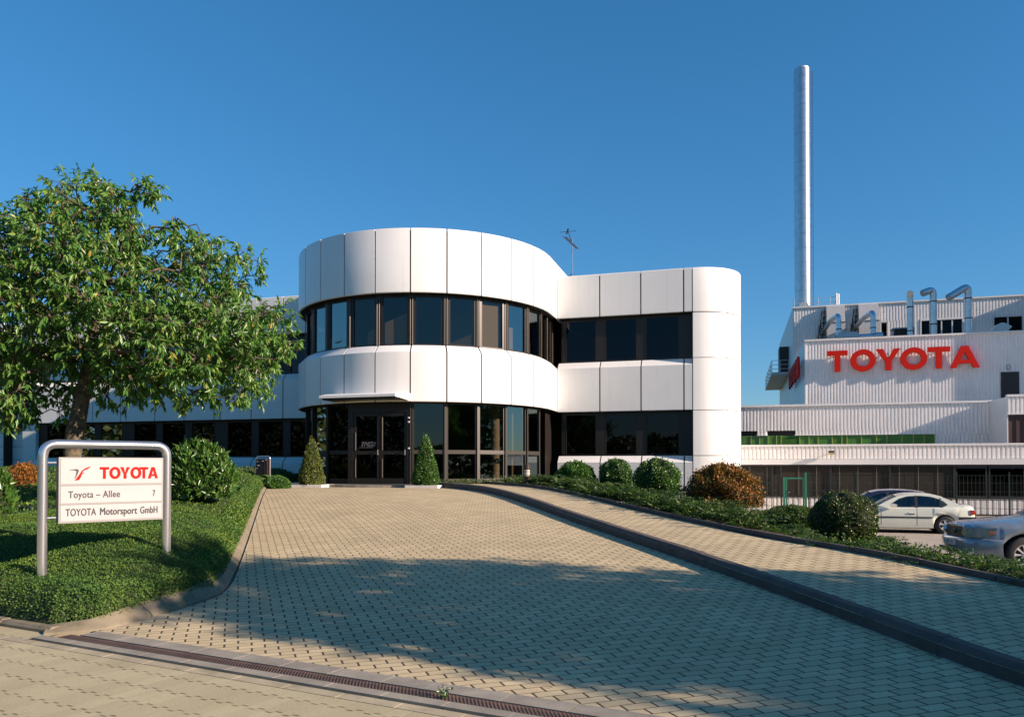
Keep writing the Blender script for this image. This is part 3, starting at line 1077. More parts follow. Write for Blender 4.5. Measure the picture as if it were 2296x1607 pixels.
def window(o, t, n, wd, z0, z1, ml, mr, mt, mbm, rails=True, m_fr='bronze', m_gl='glass', raildist=.045, name='window', depth=.09):
    """frame in the plane through o with tangent t; the pane sits back in it"""
    o, t, n = np.array((*o, 0.)), np.array((*t, 0.)), np.array((*n, 0.))
    up = np.array((0, 0, 1.))
    mb = MB()
    mb.ob(o, t, n, up, (0, ml), (-depth, .0), (z0, z1))
    mb.ob(o, t, n, up, (wd - mr, wd), (-depth, 0), (z0, z1))
    mb.ob(o, t, n, up, (ml, wd - mr), (-depth, -.004), (z1 - mt, z1))
    mb.ob(o, t, n, up, (ml, wd - mr), (-depth, -.004), (z0, z0 + mbm))
    b = .022                                     # glazing bead
    for x0, x1, a0, a1 in ((ml, ml + b, z0 + mbm, z1 - mt), (wd - mr - b, wd - mr, z0 + mbm, z1 - mt)):
        mb.ob(o, t, n, up, (x0, x1), (-.05, .006), (a0, a1))
    f = opart(mb, name, M[m_fr])
    p = MB()
    P = lambda x, z: o + t * x - n * .04 + up * z
    p.quad(P(ml, z0 + mbm), P(wd - mr, z0 + mbm), P(wd - mr, z1 - mt), P(ml, z1 - mt))
    q = p.build('pane', M[m_gl])
    q.parent = f
    if rails:
        r_ = MB()
        for x in (.035, wd - .035):
            c = o + t * x + n * raildist
            r_.tube([c + up * (z0 + .03), c + up * (z1 - .04)], .013, 6)
            r_.ob(c, t, n, up, (-.012, .012), (-raildist, 0), (z0 + .02, z0 + .05))
        q = r_.build('guide_rail', M['rail'], smooth=40)
        q.parent = f
    NWIN[0] += 1
    return f


# round bay, upper ring
RW = RD - .27
allj = JD
for a, b in zip(allj[:-1], allj[1:]):
    p0 = np.array((CX0 + RW * math.sin(R(a)), CY0 - RW * math.cos(R(a))))
    p1 = np.array((CX0 + RW * math.sin(R(b)), CY0 - RW * math.cos(R(b))))
    t = (p1 - p0) / np.linalg.norm(p1 - p0)
    window(p0, t, (t[1], -t[0]), np.linalg.norm(p1 - p0), Z3 - .01, Z4 + .01, .13, .13, .10, .07)
window((CX0 + RW, CY0 + .38), (0, 1), (1, 0), YF - CY0 + .25 - .38, Z3 - .01, Z4 + .01, .1, .3, .10, .07)
window((CX0 - RW, YF + .2), (0, -1), (-1, 0), YF - CY0 - .15, Z3 - .01, Z4 + .01, .3, .1, .10, .07)
# pale blind pieces behind bay panes, some cut to the slanting sunlit shapes
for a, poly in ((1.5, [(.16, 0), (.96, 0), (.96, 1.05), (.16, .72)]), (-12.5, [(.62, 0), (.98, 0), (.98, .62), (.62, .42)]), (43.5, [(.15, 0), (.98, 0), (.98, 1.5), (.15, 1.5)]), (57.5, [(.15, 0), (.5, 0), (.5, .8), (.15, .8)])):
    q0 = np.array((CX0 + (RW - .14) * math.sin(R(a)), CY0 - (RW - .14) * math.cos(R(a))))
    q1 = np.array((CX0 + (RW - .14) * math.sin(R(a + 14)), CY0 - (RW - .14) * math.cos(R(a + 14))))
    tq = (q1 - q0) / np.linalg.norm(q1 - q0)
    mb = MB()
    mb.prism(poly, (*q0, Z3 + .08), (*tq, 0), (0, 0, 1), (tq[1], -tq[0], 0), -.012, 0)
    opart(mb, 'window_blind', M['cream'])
# wings
YW = YF + .30
for a, b in zip(WR[:-2], WR[1:-1]):
    for z0, z1 in ((Z3 - .01, Z4 + .01), (Z1 - .01, Z2 + .01)):
        window((a + (.12 if a < -6 else 0), YW), (1, 0), (0, -1), b - a - (.12 if a < -6 else 0) + (.34 if b > -2 else 0), z0, z1, .17, .20 + (.34 if b > -2 else 0), .12, .08, rails=False, m_gl='glass_wing')
    # one guide rail beside each pane
for a, b in zip(WL[1:], WL[:-1]):
    if a - b > -.5 or a < -32.5:
        mb = MB()
        mb.box(a, b, YW, YW + .06, Z3, Z4); mb.box(a, b, YW, YW + .06, Z1, Z2)
        opart(mb, 'pier_cover', M['bronze'])
        continue
    for z0, z1 in ((Z3 - .01, Z4 + .01), (Z1 - .01, Z2 + .0)):
        window((a, YW), (1, 0), (0, -1), b - a, z0, z1, .17, .17, .12, .08, rails=False, m_gl='glass_dark' if z0 < 3 else 'glass_wing')

# round bay, ground floor glazing
RG = RD - .30
DOORA, DOORB = -12.5, 15.5
for a, b in zip(JD[:-1], JD[1:]):
    if DOORA - 1 < a < DOORB - 1:
        continue
    p0 = np.array((CX0 + RG * math.sin(R(a)), CY0 - RG * math.cos(R(a))))
    p1 = np.array((CX0 + RG * math.sin(R(b)), CY0 - RG * math.cos(R(b))))
    t = (p1 - p0) / np.linalg.norm(p1 - p0)
    nn = np.array((t[1], -t[0]))
    wd = np.linalg.norm(p1 - p0)
    mf = 'bronze_lit' if a > 0 else 'bronze'  # sun side of the bay gets the bronze with sunlight in its colour
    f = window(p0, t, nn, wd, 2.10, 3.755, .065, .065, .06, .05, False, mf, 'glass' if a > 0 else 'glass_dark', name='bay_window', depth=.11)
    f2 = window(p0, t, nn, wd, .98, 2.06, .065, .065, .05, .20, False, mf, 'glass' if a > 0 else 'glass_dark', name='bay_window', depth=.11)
    mb = MB()
    mb.ob((*p0, 0), (*t, 0), (*nn, 0), (0, 0, 1), (-.045, .045), (-.12, .05), (.98, 3.75))
    mb.ob((*p0, 0), (*t, 0), (*nn, 0), (0, 0, 1), (.045, wd - .045), (-.1, .015), (2.02, 2.14))
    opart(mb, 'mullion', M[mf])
mb = MB()
shell(mb, seg_pts((CX0 + RG, CY0 + .35), (CX0 + RG, YF + .3), (1, 0)), [(0, .98), (0, 3.74)], 0, False, False)
shell(mb, seg_pts((CX0 - RG, CY0 + .35), (CX0 - RG, YF + .3), (-1, 0)), [(0, .98), (0, 3.74)], 0, False, False)
opart(mb, 'bay_side_panel', M['bronze'])
mb = MB()
shell(mb, arc_pts(18, 90, 20, r=RG + .03) + seg_pts((CX0 + RG + .03, CY0 + .1), (CX0 + RG + .03, YF + .3), (1, 0)), [(0, .5), (0, .975), (-.1, .975)], 0, False, False)
shell(mb, arc_pts(-90, -14, 20, r=RG + .03), [(0, .5), (0, .975), (-.1, .975)], 0, False, False)
opart(mb, 'bay_plinth', M['plinth'], smooth=40)

# entrance: two glazed leaves in a flat bronze frame under the canopy
p0 = np.array((CX0 + RG * math.sin(R(DOORA)), CY0 - RG * math.cos(R(DOORA))))
p1 = np.array((CX0 + RG * math.sin(R(DOORB)), CY0 - RG * math.cos(R(DOORB))))
t = (p1 - p0) / np.linalg.norm(p1 - p0)
nn = np.array((t[1], -t[0]))
wd = float(np.linalg.norm(p1 - p0))
t3, n3, u3, o3 = np.array((*t, 0)), np.array((*nn, 0)), np.array((0, 0, 1.)), np.array((*p0, 0))
mb = MB()
mb.ob(o3, t3, n3, u3, (-.05, .14), (-.12, .05), (.98, 3.75))
mb.ob(o3, t3, n3, u3, (wd - .14, wd + .05), (-.12, .05), (.98, 3.75))
mb.ob(o3, t3, n3, u3, (.14, wd - .14), (-.12, .045), (3.42, 3.75))
mb.ob(o3, t3, n3, u3, (.14, wd - .14), (-.12, .02), (.98, 1.0))
opart(mb, 'door_frame', M['bronze'])
half = (wd - .28) / 2
for k in range(2):
    x0 = .14 + k * half + .006
    x1 = x0 + half - .012
    mb = MB()
    for a, b, c, d in ((x0, x0 + .10, 1.01, 3.41), (x1 - .10, x1, 1.01, 3.41), (x0 + .1, x1 - .1, 3.29, 3.41), (x0 + .1, x1 - .1, 1.01, 1.2), (x0 + .1, x1 - .1, 2.0, 2.12)):
        mb.ob(o3, t3, n3, u3, (a, b), (-.06, .03 if b - a < .2 else .025), (c, d))
    lf = opart(mb, 'glass_door', M['bronze'])
    p = MB()
    P = lambda x, z: o3 + t3 * x - n3 * .01 + u3 * z
    p.quad(P(x0 + .1, 1.2), P(x1 - .1, 1.2), P(x1 - .1, 2.0), P(x0 + .1, 2.0))
    p.quad(P(x0 + .1, 2.12), P(x1 - .1, 2.12), P(x1 - .1, 3.29), P(x0 + .1, 3.29))
    q = p.build('pane', M['glass_dark']); q.parent = lf
    p = MB()
    hx = x1 - .05
    c = o3 + t3 * hx + n3 * .09
    p.tube([c + u3 * 1.98, c + u3 * 2.16], .02, 8)
    for zz in (2.0, 2.14):
        p.tube([c + u3 * zz, c + u3 * zz - n3 * .07], .012, 6)
    q = p.build('handle', M['chrome'], smooth=40); q.parent = lf
    p = MB()
    c = o3 + t3 * (x0 + .085) + n3 * .045
    p.tube([c + u3 * 1.22, c + u3 * 1.85], .011, 6)
    p.tube([c + u3 * 2.15, c + u3 * (2.75 + .5 * k)], .011, 6)
    q = p.build('edge_rail', M['rail'], smooth=40); q.parent = lf
    if k == 0:      # slanted emblem on the glass
        p = MB()
        e = lambda pts: p.prism([(x + y * .35, y) for x, y in pts], o3 + t3 * (x0 + .24) + u3 * 2.26 - n3 * .004, t3, u3, n3, 0, .003)
        e([(.03, 0), (.07, 0), (.07, .13), (.03, .13)]); e([(0, .135), (.105, .135), (.105, .17), (0, .17)])
        e([(.125, 0), (.15, 0), (.15, .17), (.125, .17)]); e([(.24, 0), (.265, 0), (.265, .17), (.24, .17)])
        e([(.15, .17), (.152, .12), (.195, .05), (.195, .10)]); e([(.195, .05), (.24, .12), (.24, .17), (.195, .10)])
        e([(.285, 0), (.31, 0), (.31, .17), (.285, .17)]); e([(.31, .135), (.395, .135), (.395, .17), (.31, .17)])
        e([(.31, 0), (.395, 0), (.395, .03), (.31, .03)]); e([(.37, .03), (.395, .03), (.395, .09), (.37, .09)])
        e([(.42, 0), (.45, 0), (.45, .17), (.42, .17)]); e([(.465, 0), (.53, 0), (.53, .17), (.465, .17)])
        e([(-.04, -.035), (.5, -.035), (.5, -.022), (-.04, -.022)])
        q = p.build('emblem', M['etched']); q.parent = lf
for zz in (3.22, 3.08, 2.2):
    mb = MB()
    c = o3 + t3 * (wd - .06) + n3 * .05 + u3 * zz
    mb.tube([c, c + n3 * .05], .03, 10)
    opart(mb, 'door_fitting', M['plate'], smooth=40)
# canopy: thin white slab with a sloped nose, hung over the doors
mb = MB()
cp = [(-13.28, 22.55), (-10.5, 22.50), (-10.22, 23.22), (-10.6, 23.5), (-11.6, 23.4), (-12.6, 23.5), (-13.26, 23.55)]
cq = [(-13.1, 22.72), (-10.55, 22.68), (-10.22, 23.22), (-10.6, 23.5), (-11.6, 23.4), (-12.6, 23.5), (-13.2, 23.55)]
n = len(cp)
vs = [(*p, 3.86) for p in cp] + [(*p, 3.94) for p in cp] + [(*p, 4.0) for p in cq]
fs = [tuple(range(n))[::-1], tuple(range(2 * n, 3 * n))]
for k in range(n):
    k2 = (k + 1) % n
    fs += [(k, k2, n + k2, n + k), (n + k, n + k2, 2 * n + k2, 2 * n + k)]
mb.add(vs, fs)
mb.add([(-10.5, 22.5, 3.858), (-10.22, 23.20, 3.745), (-10.22, 23.22, 3.99), (-10.5, 22.52, 3.94)], [(0, 1, 2, 3)])
cn = opart(mb, 'canopy', M['panel'])
mb = MB()
mb.prism([(-13.2, 22.62), (-10.52, 22.57), (-10.26, 23.25), (-10.7, 23.9), (-12.4, 23.9), (-13.2, 23.9)], (0, 0, 0), (1, 0, 0), (0, 1, 0), (0, 0, 1), 3.80, 3.855)
q = mb.build('canopy_soffit', M['bronze']); q.parent = cn

# interior blinds and bits seen through the panes
mb = MB()
for (x, y0, y1) in ((-5.98, 30.2, 30.22),):
    mb.box(x, x + .45, y0, y1, 2.05, 3.2)
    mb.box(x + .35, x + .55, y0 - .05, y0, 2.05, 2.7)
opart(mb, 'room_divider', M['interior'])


def binders(loc, n, label, rows=1, w_=.075, grp='binder rows behind the office windows', h_=.30):
    mb = MB()
    for r_ in range(rows):
        for k in range(n):
            hh = h_ + random.uniform(-.01, .01)
            mb.box(k * w_, k * w_ + w_ * .82, 0, .28, r_ * (h_ + .06), r_ * (h_ + .06) + hh)
    if rows > 1:
        mb.box(-.02, n * w_ + .01, 0.0, .28, h_ + .015, h_ + .055)
    o = mb.build('binder_row', M['binder'])
    o.location = loc
    tag(o, label, 'binders', grp)


binders((-4.02, 29.68, 2.07), 6, 'two tiers of cream binders in the middle ground floor window of the right wing', 2, h_=.24)
binders((-3.06, 29.68, 2.07), 7, 'single low row of cream binders at left of the right wing corner window', 1, h_=.28)
binders((-2.33, 29.68, 2.07), 6, 'two tiers of cream binders at right of the right wing corner window', 2, h_=.24)
binders((-27.1, 29.68, 2.6), 4, 'narrow stack of cream binders in the left wing above the sign', 2, .075, h_=.42)
binders((-26.45, 29.68, 2.6), 6, 'wider stack of cream binders in the left wing, nearer the laurel', 2, .075, h_=.42)
for k, (x, lab) in enumerate(((-31.0, 'white window blind half drawn behind the tree trunk'), (-28.95, 'white window blind with gaps above the sign frame'))):
    mb = MB()
    for q in range(6):
        z = 3.28 - q * .09
        mb.box(0 + (.2 if q == 3 else 0), 1.1 - (.4 if q in (2, 3) else 0), 0, .02, z - 2.0, z - 2.0 + .03)
    mb.box(0, 1.1, .02, .05, 0.02, .42)
    o = mb.build('window_blind', M['plate'])
    o.location = (x, 29.75, 2.05)
    tag(o, lab, 'window blind', 'slatted blinds in the left wing')

# --- aerial mast on the roof
mast = empty('aerial_mast', (-7.50, 36, 8.6), 0, 'thin steel aerial mast with two dark antennas behind the round bay', 'aerial mast')
mb = MB(); mb.tube([(0, 0, 0), (0, 0, 3.95)], .028, 8)
for z in (.6, 2.35, 3.4): mb.tube([(0, 0, z), (0, 0, z + .05)], .045, 8)
mb.build('pole', M['chrome'], mast, 40)


def yagi(o, d, L, n, el, name):
    mb = MB()
    o, d = np.array(o, float), unit(np.array(d, float))
    s_ = unit(np.cross(d, (0, 0, 1.0)))
    mb.tube([o - d * L * .5, o + d * L * .5], .022, 6)
    for k in range(n):
        c = o + d * (L * (k / (n - 1) - .5))
        e_ = el * (1.0 - .45 * k / n)
        mb.tube([c - s_ * e_, c + s_ * e_], .011, 5)
    mb.tube([o, (0, 0, o[2])], .02, 6)
    mb.build(name, M['dark_metal'], mast, 40)


yagi((-.05, -.05, 3.75), (.55, -.5, -.62), 1.25, 12, .20, 'antenna')
yagi((-.22, 0, 2.0), (-.38, -.5, -.72), .8, 9, .16, 'antenna')
mb = MB()
mb.tube([(-.62, -.05, 4.3), (.2, .05, 4.33)], .011, 5); mb.tube([(-.3, .2, 4.3), (-.1, -.3, 4.35)], .011, 5)
mb.tube([(-.28, 0, 4.2), (-.2, 0, 4.45)], .04, 6)
mb.tube([(-.2, 0, 4.3), (-.04, 0, 3.85)], .018, 6)
mb.build('antenna_head', M['dark_metal'], mast, 40)

# ------------------------------------------------------------------ the works behind: four stepped blocks
def corr(mb, x0, x1, y, z0, z1, pitch=0.2, depth=0.045, mi=0):
    """trapezoid-ribbed sheet facing -Y"""
    n = max(1, int(round((x1 - x0) / pitch)))
    p = (x1 - x0) / n
    xs, ys = [], []
    for k in range(n):
        a = x0 + k * p
        xs += [a, a + p * .12, a + p * .55, a + p * .67]
        ys += [y, y - depth, y - depth, y]
    xs.append(x1); ys.append(y)
    m_ = len(xs)
    mb.add([(x, yy, z0) for x, yy in zip(xs, ys)] + [(x, yy, z1) for x, yy in zip(xs, ys)],
           [(k, k + 1, m_ + k + 1, m_ + k) for k in range(m_ - 1)], mi)


def bpart(root, mb, name, m, smooth=None, parent=None, fix=True, label=None):
    o = mb.build(name, m, None, smooth, fix)
    o.parent = parent or root
    if parent is None:
        o.matrix_parent_inverse = Matrix.Translation(-Vector(root.location))
    if label: o['label'] = label
    return o


# --- front annex, blinds behind a fence
annex = empty('works_annex', (14, 42, -.8), 0, 'low white ribbed annex with a long band of closed dark blinds behind the parked cars', 'annex building')
mb = MB(); corr(mb, .3, 40, 42, 1.98, 2.62); bpart(annex, mb, 'fascia_sheet', M['clad'], fix=False)
mb = MB(); mb.box(.3, 40, 41.86, 42.2, 1.69, 1.97); mb.box(.3, 40, 41.9, 42.3, 2.62, 2.72); bpart(annex, mb, 'fascia_trim', M['clad_smooth'])
mb = MB(); corr(mb, .3, 40, 42.02, -.72, .02, .26, .06); bpart(annex, mb, 'base_sheet', M['clad'], fix=False)
mb = MB(); mb.box(.3, 40, 41.93, 42.1, .02, .09); mb.box(.3, 40, 41.97, 42.1, 1.6, 1.69); bpart(annex, mb, 'sill', M['dark_metal'])
mb = MB(); mb.box(.3, 40, 41.9, 42.1, -.82, -.72); bpart(annex, mb, 'footing', M['soil'])
mb = MB(); mb.box(.3, 40, 42.3, 50, 2.5, 2.6); bpart(annex, mb, 'roof', M['roof'])
mb = MB(); mb.box(.2, 40, 43.5, 43.6, -.8, 2.5); mb.box(.25, .3, 42.1, 50, -.8, 2.6); bpart(annex, mb, 'inner_wall', M['interior'])
posts = [.3, 1.85, 4.66, 7.42, 10.28]
for a, b in zip(posts[:-1], posts[1:]):
    mb = MB()
    n = 30
    for k in range(n):
        z = .10 + k * (1.5 / n)
        mb.add([(a + .06, 42.02, z), (b - .06, 42.02, z), (b - .06, 42.055, z + .036), (a + .06, 42.055, z + .036)], [(0, 1, 2, 3)])
    mb.box(a + .05, b - .05, 42.075, 42.09, .09, 1.6)
    bl = bpart(annex, mb, 'closed_blind', M['blind'], fix=False)
    mb = MB()
    x = a + .42
    while x < b - .1:
        mb.box(x, x + .014, 42.0, 42.012, .1, 1.6)
        x += .86
    bpart(annex, mb, 'blind_cord', M['cord'], parent=bl)
for x in posts[1:]:
    mb = MB(); mb.box(x - .05, x + .05, 41.96, 42.1, .09, 1.6); bpart(annex, mb, 'window_post', M['dark_metal'])
for a, b in ((10.33, 11.7), (11.78, 13.3), (13.38, 15), (15.08, 17), (17.08, 19)):
    mb = MB(); mb.box(a, a + .06, 42.0, 42.08, .09, 1.6); mb.box(b - .06, b, 42, 42.08, .09, 1.6); mb.box(a + .06, b - .06, 42, 42.08, 1.5, 1.6); mb.box(a + .06, b - .06, 42, 42.08, .09, .16)
    f = bpart(annex, mb, 'window', M['dark_metal'])
    mb = MB(); mb.quad((a + .06, 42.04, .16), (b - .06, 42.04, .16), (b - .06, 42.04, 1.5), (a + .06, 42.04, 1.5)); bpart(annex, mb, 'pane', M['glass_dark'], parent=f)
lampo = empty('wall_floodlight', (4.66, 41.95, 2.28), 0, 'small floodlight on the ribbed fascia of the low annex', 'floodlight')
mb = MB(); mb.box(-.02, .02, -.22, .01, -.02, .02); mb.build('bracket', M['dark_metal'], lampo)
mb = MB(); mb.box(-.13, .13, -.42, -.2, .02, .11); mb.build('housing', M['dark'], lampo)
mb = MB(); mb.box(-.12, .12, -.41, -.21, -.08, .02); mb.build('lens', M['amber_lamp'], lampo)

# --- hall with the green strip
hall = empty('works_hall', (14, 50, -.8), 0, 'white ribbed hall with a strip of green panes under its wall', 'hall building')
mb = MB()
holes = [(.3, 1.31, 3.51, 3.78), (1.92, 3.54, 3.51, 3.80)]
corr(mb, .3, 40, 50, 3.80, 5.28, .2)
corr(mb, 1.31, 1.92, 50, 3.52, 3.80, .2)
corr(mb, 3.54, 40, 50, 3.50, 3.80, .2)
corr(mb, 11.26, 40, 50, 2.5, 3.50, .2)
bpart(hall, mb, 'wall_sheet', M['clad'], fix=False)
mb = MB(); mb.box(.3, 40, 49.86, 50.2, 5.28, 5.40); mb.box(1.28, 1.94, 49.92, 50.0, 3.5, 3.53); mb.box(3.5, 11.3, 49.92, 50.0, 3.49, 3.53); bpart(hall, mb, 'wall_trim', M['clad_smooth'])
mb = MB(); mb.box(.3, 11.26, 50.3, 50.4, 2.4, 3.9); mb.box(.28, .32, 50.0, 56, -.8, 5.3); bpart(hall, mb, 'dark_recess', M['dark'])
mb = MB(); mb.box(.3, 40, 50.4, 56, 5.0, 5.1); bpart(hall, mb, 'roof', M['roof'])
xs = [.3, .95, 1.45, 1.95, 2.45, 2.72, 3.80, 4.33, 4.85, 5.65, 6.2, 6.48, 7.28, 8.1, 8.68, 9.5, 10.1, 10.68, 11.24]
for a, b in zip(xs[:-1], xs[1:]):
    mb = MB()
    if a == 2.72:
        for q in range(9):
            mb.add([(a + .02, 50.0, 2.85 + q * .07), (b - .02, 50.0, 2.85 + q * .07), (b - .02, 50.04, 2.9 + q * .07), (a + .02, 50.04, 2.9 + q * .07)], [(0, 1, 2, 3)])
        mb.box(a + .02, b - .02, 50.06, 50.08, 2.85, 3.5)
    else:
        mb.box(a + .02, b - .02, 50.02, 50.06, 2.85, 3.5)
    bpart(hall, mb, 'green_pane' if a != 2.72 else 'green_louvre', M['green_panel'], fix=False)
mb = MB()
for x in xs[1:]:
    mb.box(x - .02, x + .02, 49.98, 50.05, 2.85, 3.5)
bpart(hall, mb, 'glazing_bar', M['green_bar'])

# --- block projecting on the right
rb = empty('works_side_wing', (18, 47, -.8), 0, 'white ribbed side wing with a brown door jutting forward at the right edge', 'side wing')
mb = MB(); corr(mb, 14.1, 40, 47, 4.46, 5.35, .2); corr(mb, 15.6, 40, 47, 2.6, 4.46, .2); bpart(rb, mb, 'wall_sheet', M['clad'], fix=False)
mb = MB(); mb.box(14.06, 40, 46.9, 47.2, 5.35, 5.46); mb.box(14.06, 15.62, 46.92, 47, 4.38, 4.46); bpart(rb, mb, 'wall_trim', M['clad_smooth'])
mb = MB(); mb.box(14.06, 14.12, 47.0, 50, 2.6, 5.35); mb.box(14.1, 40, 47.2, 50, 5.1, 5.2); bpart(rb, mb, 'end_wall', M['clad_smooth'])
mb = MB(); mb.box(14.14, 15.6, 47.06, 47.1, 2.6, 4.38)
for x in (14.5, 14.86, 15.22): mb.box(x, x + .03, 47.03, 47.06, 2.6, 4.38)
bpart(rb, mb, 'board_door', mat('brown_boards', (0.06, 0.03, 0.022), 0.6))

# --- tall hall carrying the red letters
lh = empty('letter_hall', (16, 56, -.8), 0, 'tall white ribbed hall that carries the big red letters', 'hall building')
mb = MB(); corr(mb, 4.66, 40, 56, 5.0, 10.16, .2, .05); bpart(lh, mb, 'wall_sheet', M['clad'], fix=False)
mb = MB(); mb.box(4.58, 40, 55.85, 56.25, 10.16, 10.28); mb.box(4.60, 4.68, 55.92, 56.0, 5, 10.16); bpart(lh, mb, 'wall_trim', M['clad_smooth'])
mb = MB(); mb.box(4.60, 4.66, 56.0, 67, 2, 10.24); bpart(lh, mb, 'side_wall', M['clad_smooth'])
mb = MB(); mb.box(4.7, 40, 56.3, 67, 9.9, 10.0); bpart(lh, mb, 'roof', M['roof'])
mb = MB(); mb.box(16.42, 17.42, 55.9, 55.96, 5.6, 7.65); bpart(lh, mb, 'dark_door', M['dark'])
mb = MB(); mb.ring([(16.84 + .12 * math.cos(R(a)), 7.95 + .18 * math.sin(R(a))) for a in range(0, 360, 20)], [(16.84 + .10 * math.cos(R(a)), 7.95 + .16 * math.sin(R(a))) for a in range(0, 360, 20)], (0, 0, 0), (1, 0, 0), (0, 0, 1), (0, 1, 0), 55.9, 55.93); bpart(lh, mb, 'cable_loop', M['dark_metal'])

# --- rear boiler house
bh = empty('boiler_house', (16, 67, -.8), 0, 'highest white ribbed block at the back, below the steel chimney', 'boiler house')
mb = MB()
corr(mb, 4.66, 40, 67, 13.2, 14.62, .22, .05)
corr(mb, 4.66, 11.2, 67, 9.5, 13.2, .22, .05); corr(mb, 11.75, 14.1, 67, 9.5, 13.2, .22, .05); corr(mb, 17.1, 19.15, 67, 9.5, 13.2, .22, .05); corr(mb, 21.2, 40, 67, 9.5, 13.2, .22, .05)
bpart(bh, mb, 'wall_sheet', M['clad'], fix=False)
mb = MB(); mb.box(4.58, 40, 66.85, 67.25, 14.62, 14.74); bpart(bh, mb, 'wall_trim', M['clad_smooth'])
mb = MB(); mb.box(4.60, 4.66, 67, 87, 2, 14.7); bpart(bh, mb, 'side_wall', M['clad_smooth'])
mb = MB(); mb.box(4.7, 40, 67.3, 90, 14.2, 14.3); bpart(bh, mb, 'roof', M['roof'])
for a, b, z0, ns in ((11.2, 11.75, 9.8, 1), (14.1, 17.1, 10.2, 4), (19.15, 21.2, 10.2, 2)):
    mb = MB()
    mb.box(a - .02, a + .07, 66.92, 67.1, z0, 13.16); mb.box(b - .07, b + .02, 66.92, 67.1, z0, 13.16); mb.box(a, b, 66.93, 67.1, 13.1, 13.24)
    for q in range(1, ns):
        x = a + (b - a) * q / ns
        mb.box(x - .04, x + .04, 66.98, 67.1, z0, 13.1)
    f = bpart(bh, mb, 'window', M['clad_smooth'] if ns > 1 else M['grey_sheet'])
    mb = MB(); mb.quad((a, 67.08, z0), (b, 67.08, z0), (b, 67.08, 13.1), (a, 67.08, 13.1)); bpart(bh, mb, 'pane', M['glass_dark'], parent=f)
    mb = MB(); mb.box(a, b, 67.3, 67.35, z0, 13.1); bpart(bh, mb, 'pane_backing', M['dark'], parent=f)
# shaft and landing on the side wall
mb = MB(); mb.box(3.80, 4.60, 72, 74, 9.98, 12.25); bpart(bh, mb, 'dark_shaft', M['dark'])
mb = MB(); mb.box(3.1, 4.60, 71.6, 86, 9.72, 9.95); ld = bpart(bh, mb, 'landing', M['grey_sheet'])
mb = MB()
for z in (10.25, 10.62, 11.0):
    mb.tube([(4.56, 71.65, z), (3.14, 71.65, z), (3.14, 85.9, z)], .025, 6)
for y in (71.65, 74.5, 77.4, 80.2, 83, 85.9):
    mb.tube([(3.14, y, 9.9), (3.14, y, 11.0)], .028, 6)
for x in (3.85, 4.56):
    mb.tube([(x, 71.65, 9.9), (x, 71.65, 11.0)], .025, 6)
bpart(bh, mb, 'railing', M['galv'], parent=ld)
# tall plant-room casings with ladders on the roof
def casing(x0, x1, label):
    r_ = empty('air_casing', (x0, 66.42, 9.98), 0, label, 'air casing', 'grey casings on the hall roof')
    W_ = x1 - x0
    mb = MB()
    mb.box(0, W_, 0, .5, 0, 3.25)
    mb.prism([(0, 3.25), (W_, 3.25), (W_, 4.62), (.0, 4.62)], (0, 0, 0), (1, 0, 0), (0, 0, 1), (0, 1, 0), .25, .5)
    mb.add([(0, 0, 3.25), (W_, 0, 3.25), (W_, .25, 4.62), (0, .25, 4.62)], [(0, 1, 2, 3)])
    mb.build('body', M['grey_sheet'], r_)
    mb = MB()
    mb.box(-.02, W_ + .02, -.03, 0, 3.2, 3.26)
    mb.box(W_, W_ + .05, .3, .36, 0, 4.62)
    mb.build('edge_strip', M['dark_metal'], r_)
    mb = MB()
    for k in range(9):
        z = .5 + k * .46
        mb.box(-.75 + .07 * k, -.05, .15, .5, z, z + .04)
    for q in (.15, .5):
        mb.tube([(-.85, q, .2), (-.85 + .55, q, 4.3)], .03, 6)
        mb.tube([(-.45, q, .0), (-.12, q, 4.4)], .025, 6)
    for k in range(4):
        mb.tube([(-.9 + .16 * k, .1, .1), (-.9 + .16 * k, .1, 1.6 + .75 * k)], .025, 6)
    mb.build('ladder', M['dark_metal'], r_, 40)
    return r_


casing(7.15, 8.55, 'left grey casing with a dark ladder on the hall roof')
casing(9.55, 11.05, 'right grey casing with a dark ladder, in the middle of the hall roof')

def bend(pts, r=.35, n=6):
    """round the corners of a polyline"""
    pts = [np.array(p, float) for p in pts]
    out = [pts[0]]
    for a, b, c in zip(pts[:-2], pts[1:-1], pts[2:]):
        u, v = unit(a - b), unit(c - b)
        for k in range(n + 1):
            t = k / n
            out.append((b + u * r) * (1 - t) ** 2 + b * 2 * t * (1 - t) + (b + v * r) * t * t)
    out.append(pts[-1])
    return out


def flue(loc, pts, r, label, rr=.4, rings=(), grp=None, cap=True):
    o = empty('exhaust_pipe', loc, 0, label, 'exhaust pipe', grp)
    mb = MB(); mb.tube(bend(pts, rr, 8), r, 20, cap=cap); mb.build('duct', M['duct'], o, 50)
    mb = MB()
    for z in rings:
        mb.cyl((pts[0][0], pts[0][1]), r + .025, z, z + .07, 20)
    if rings: mb.build('clamp_ring', M['dark_metal'], o, 50)
    return o


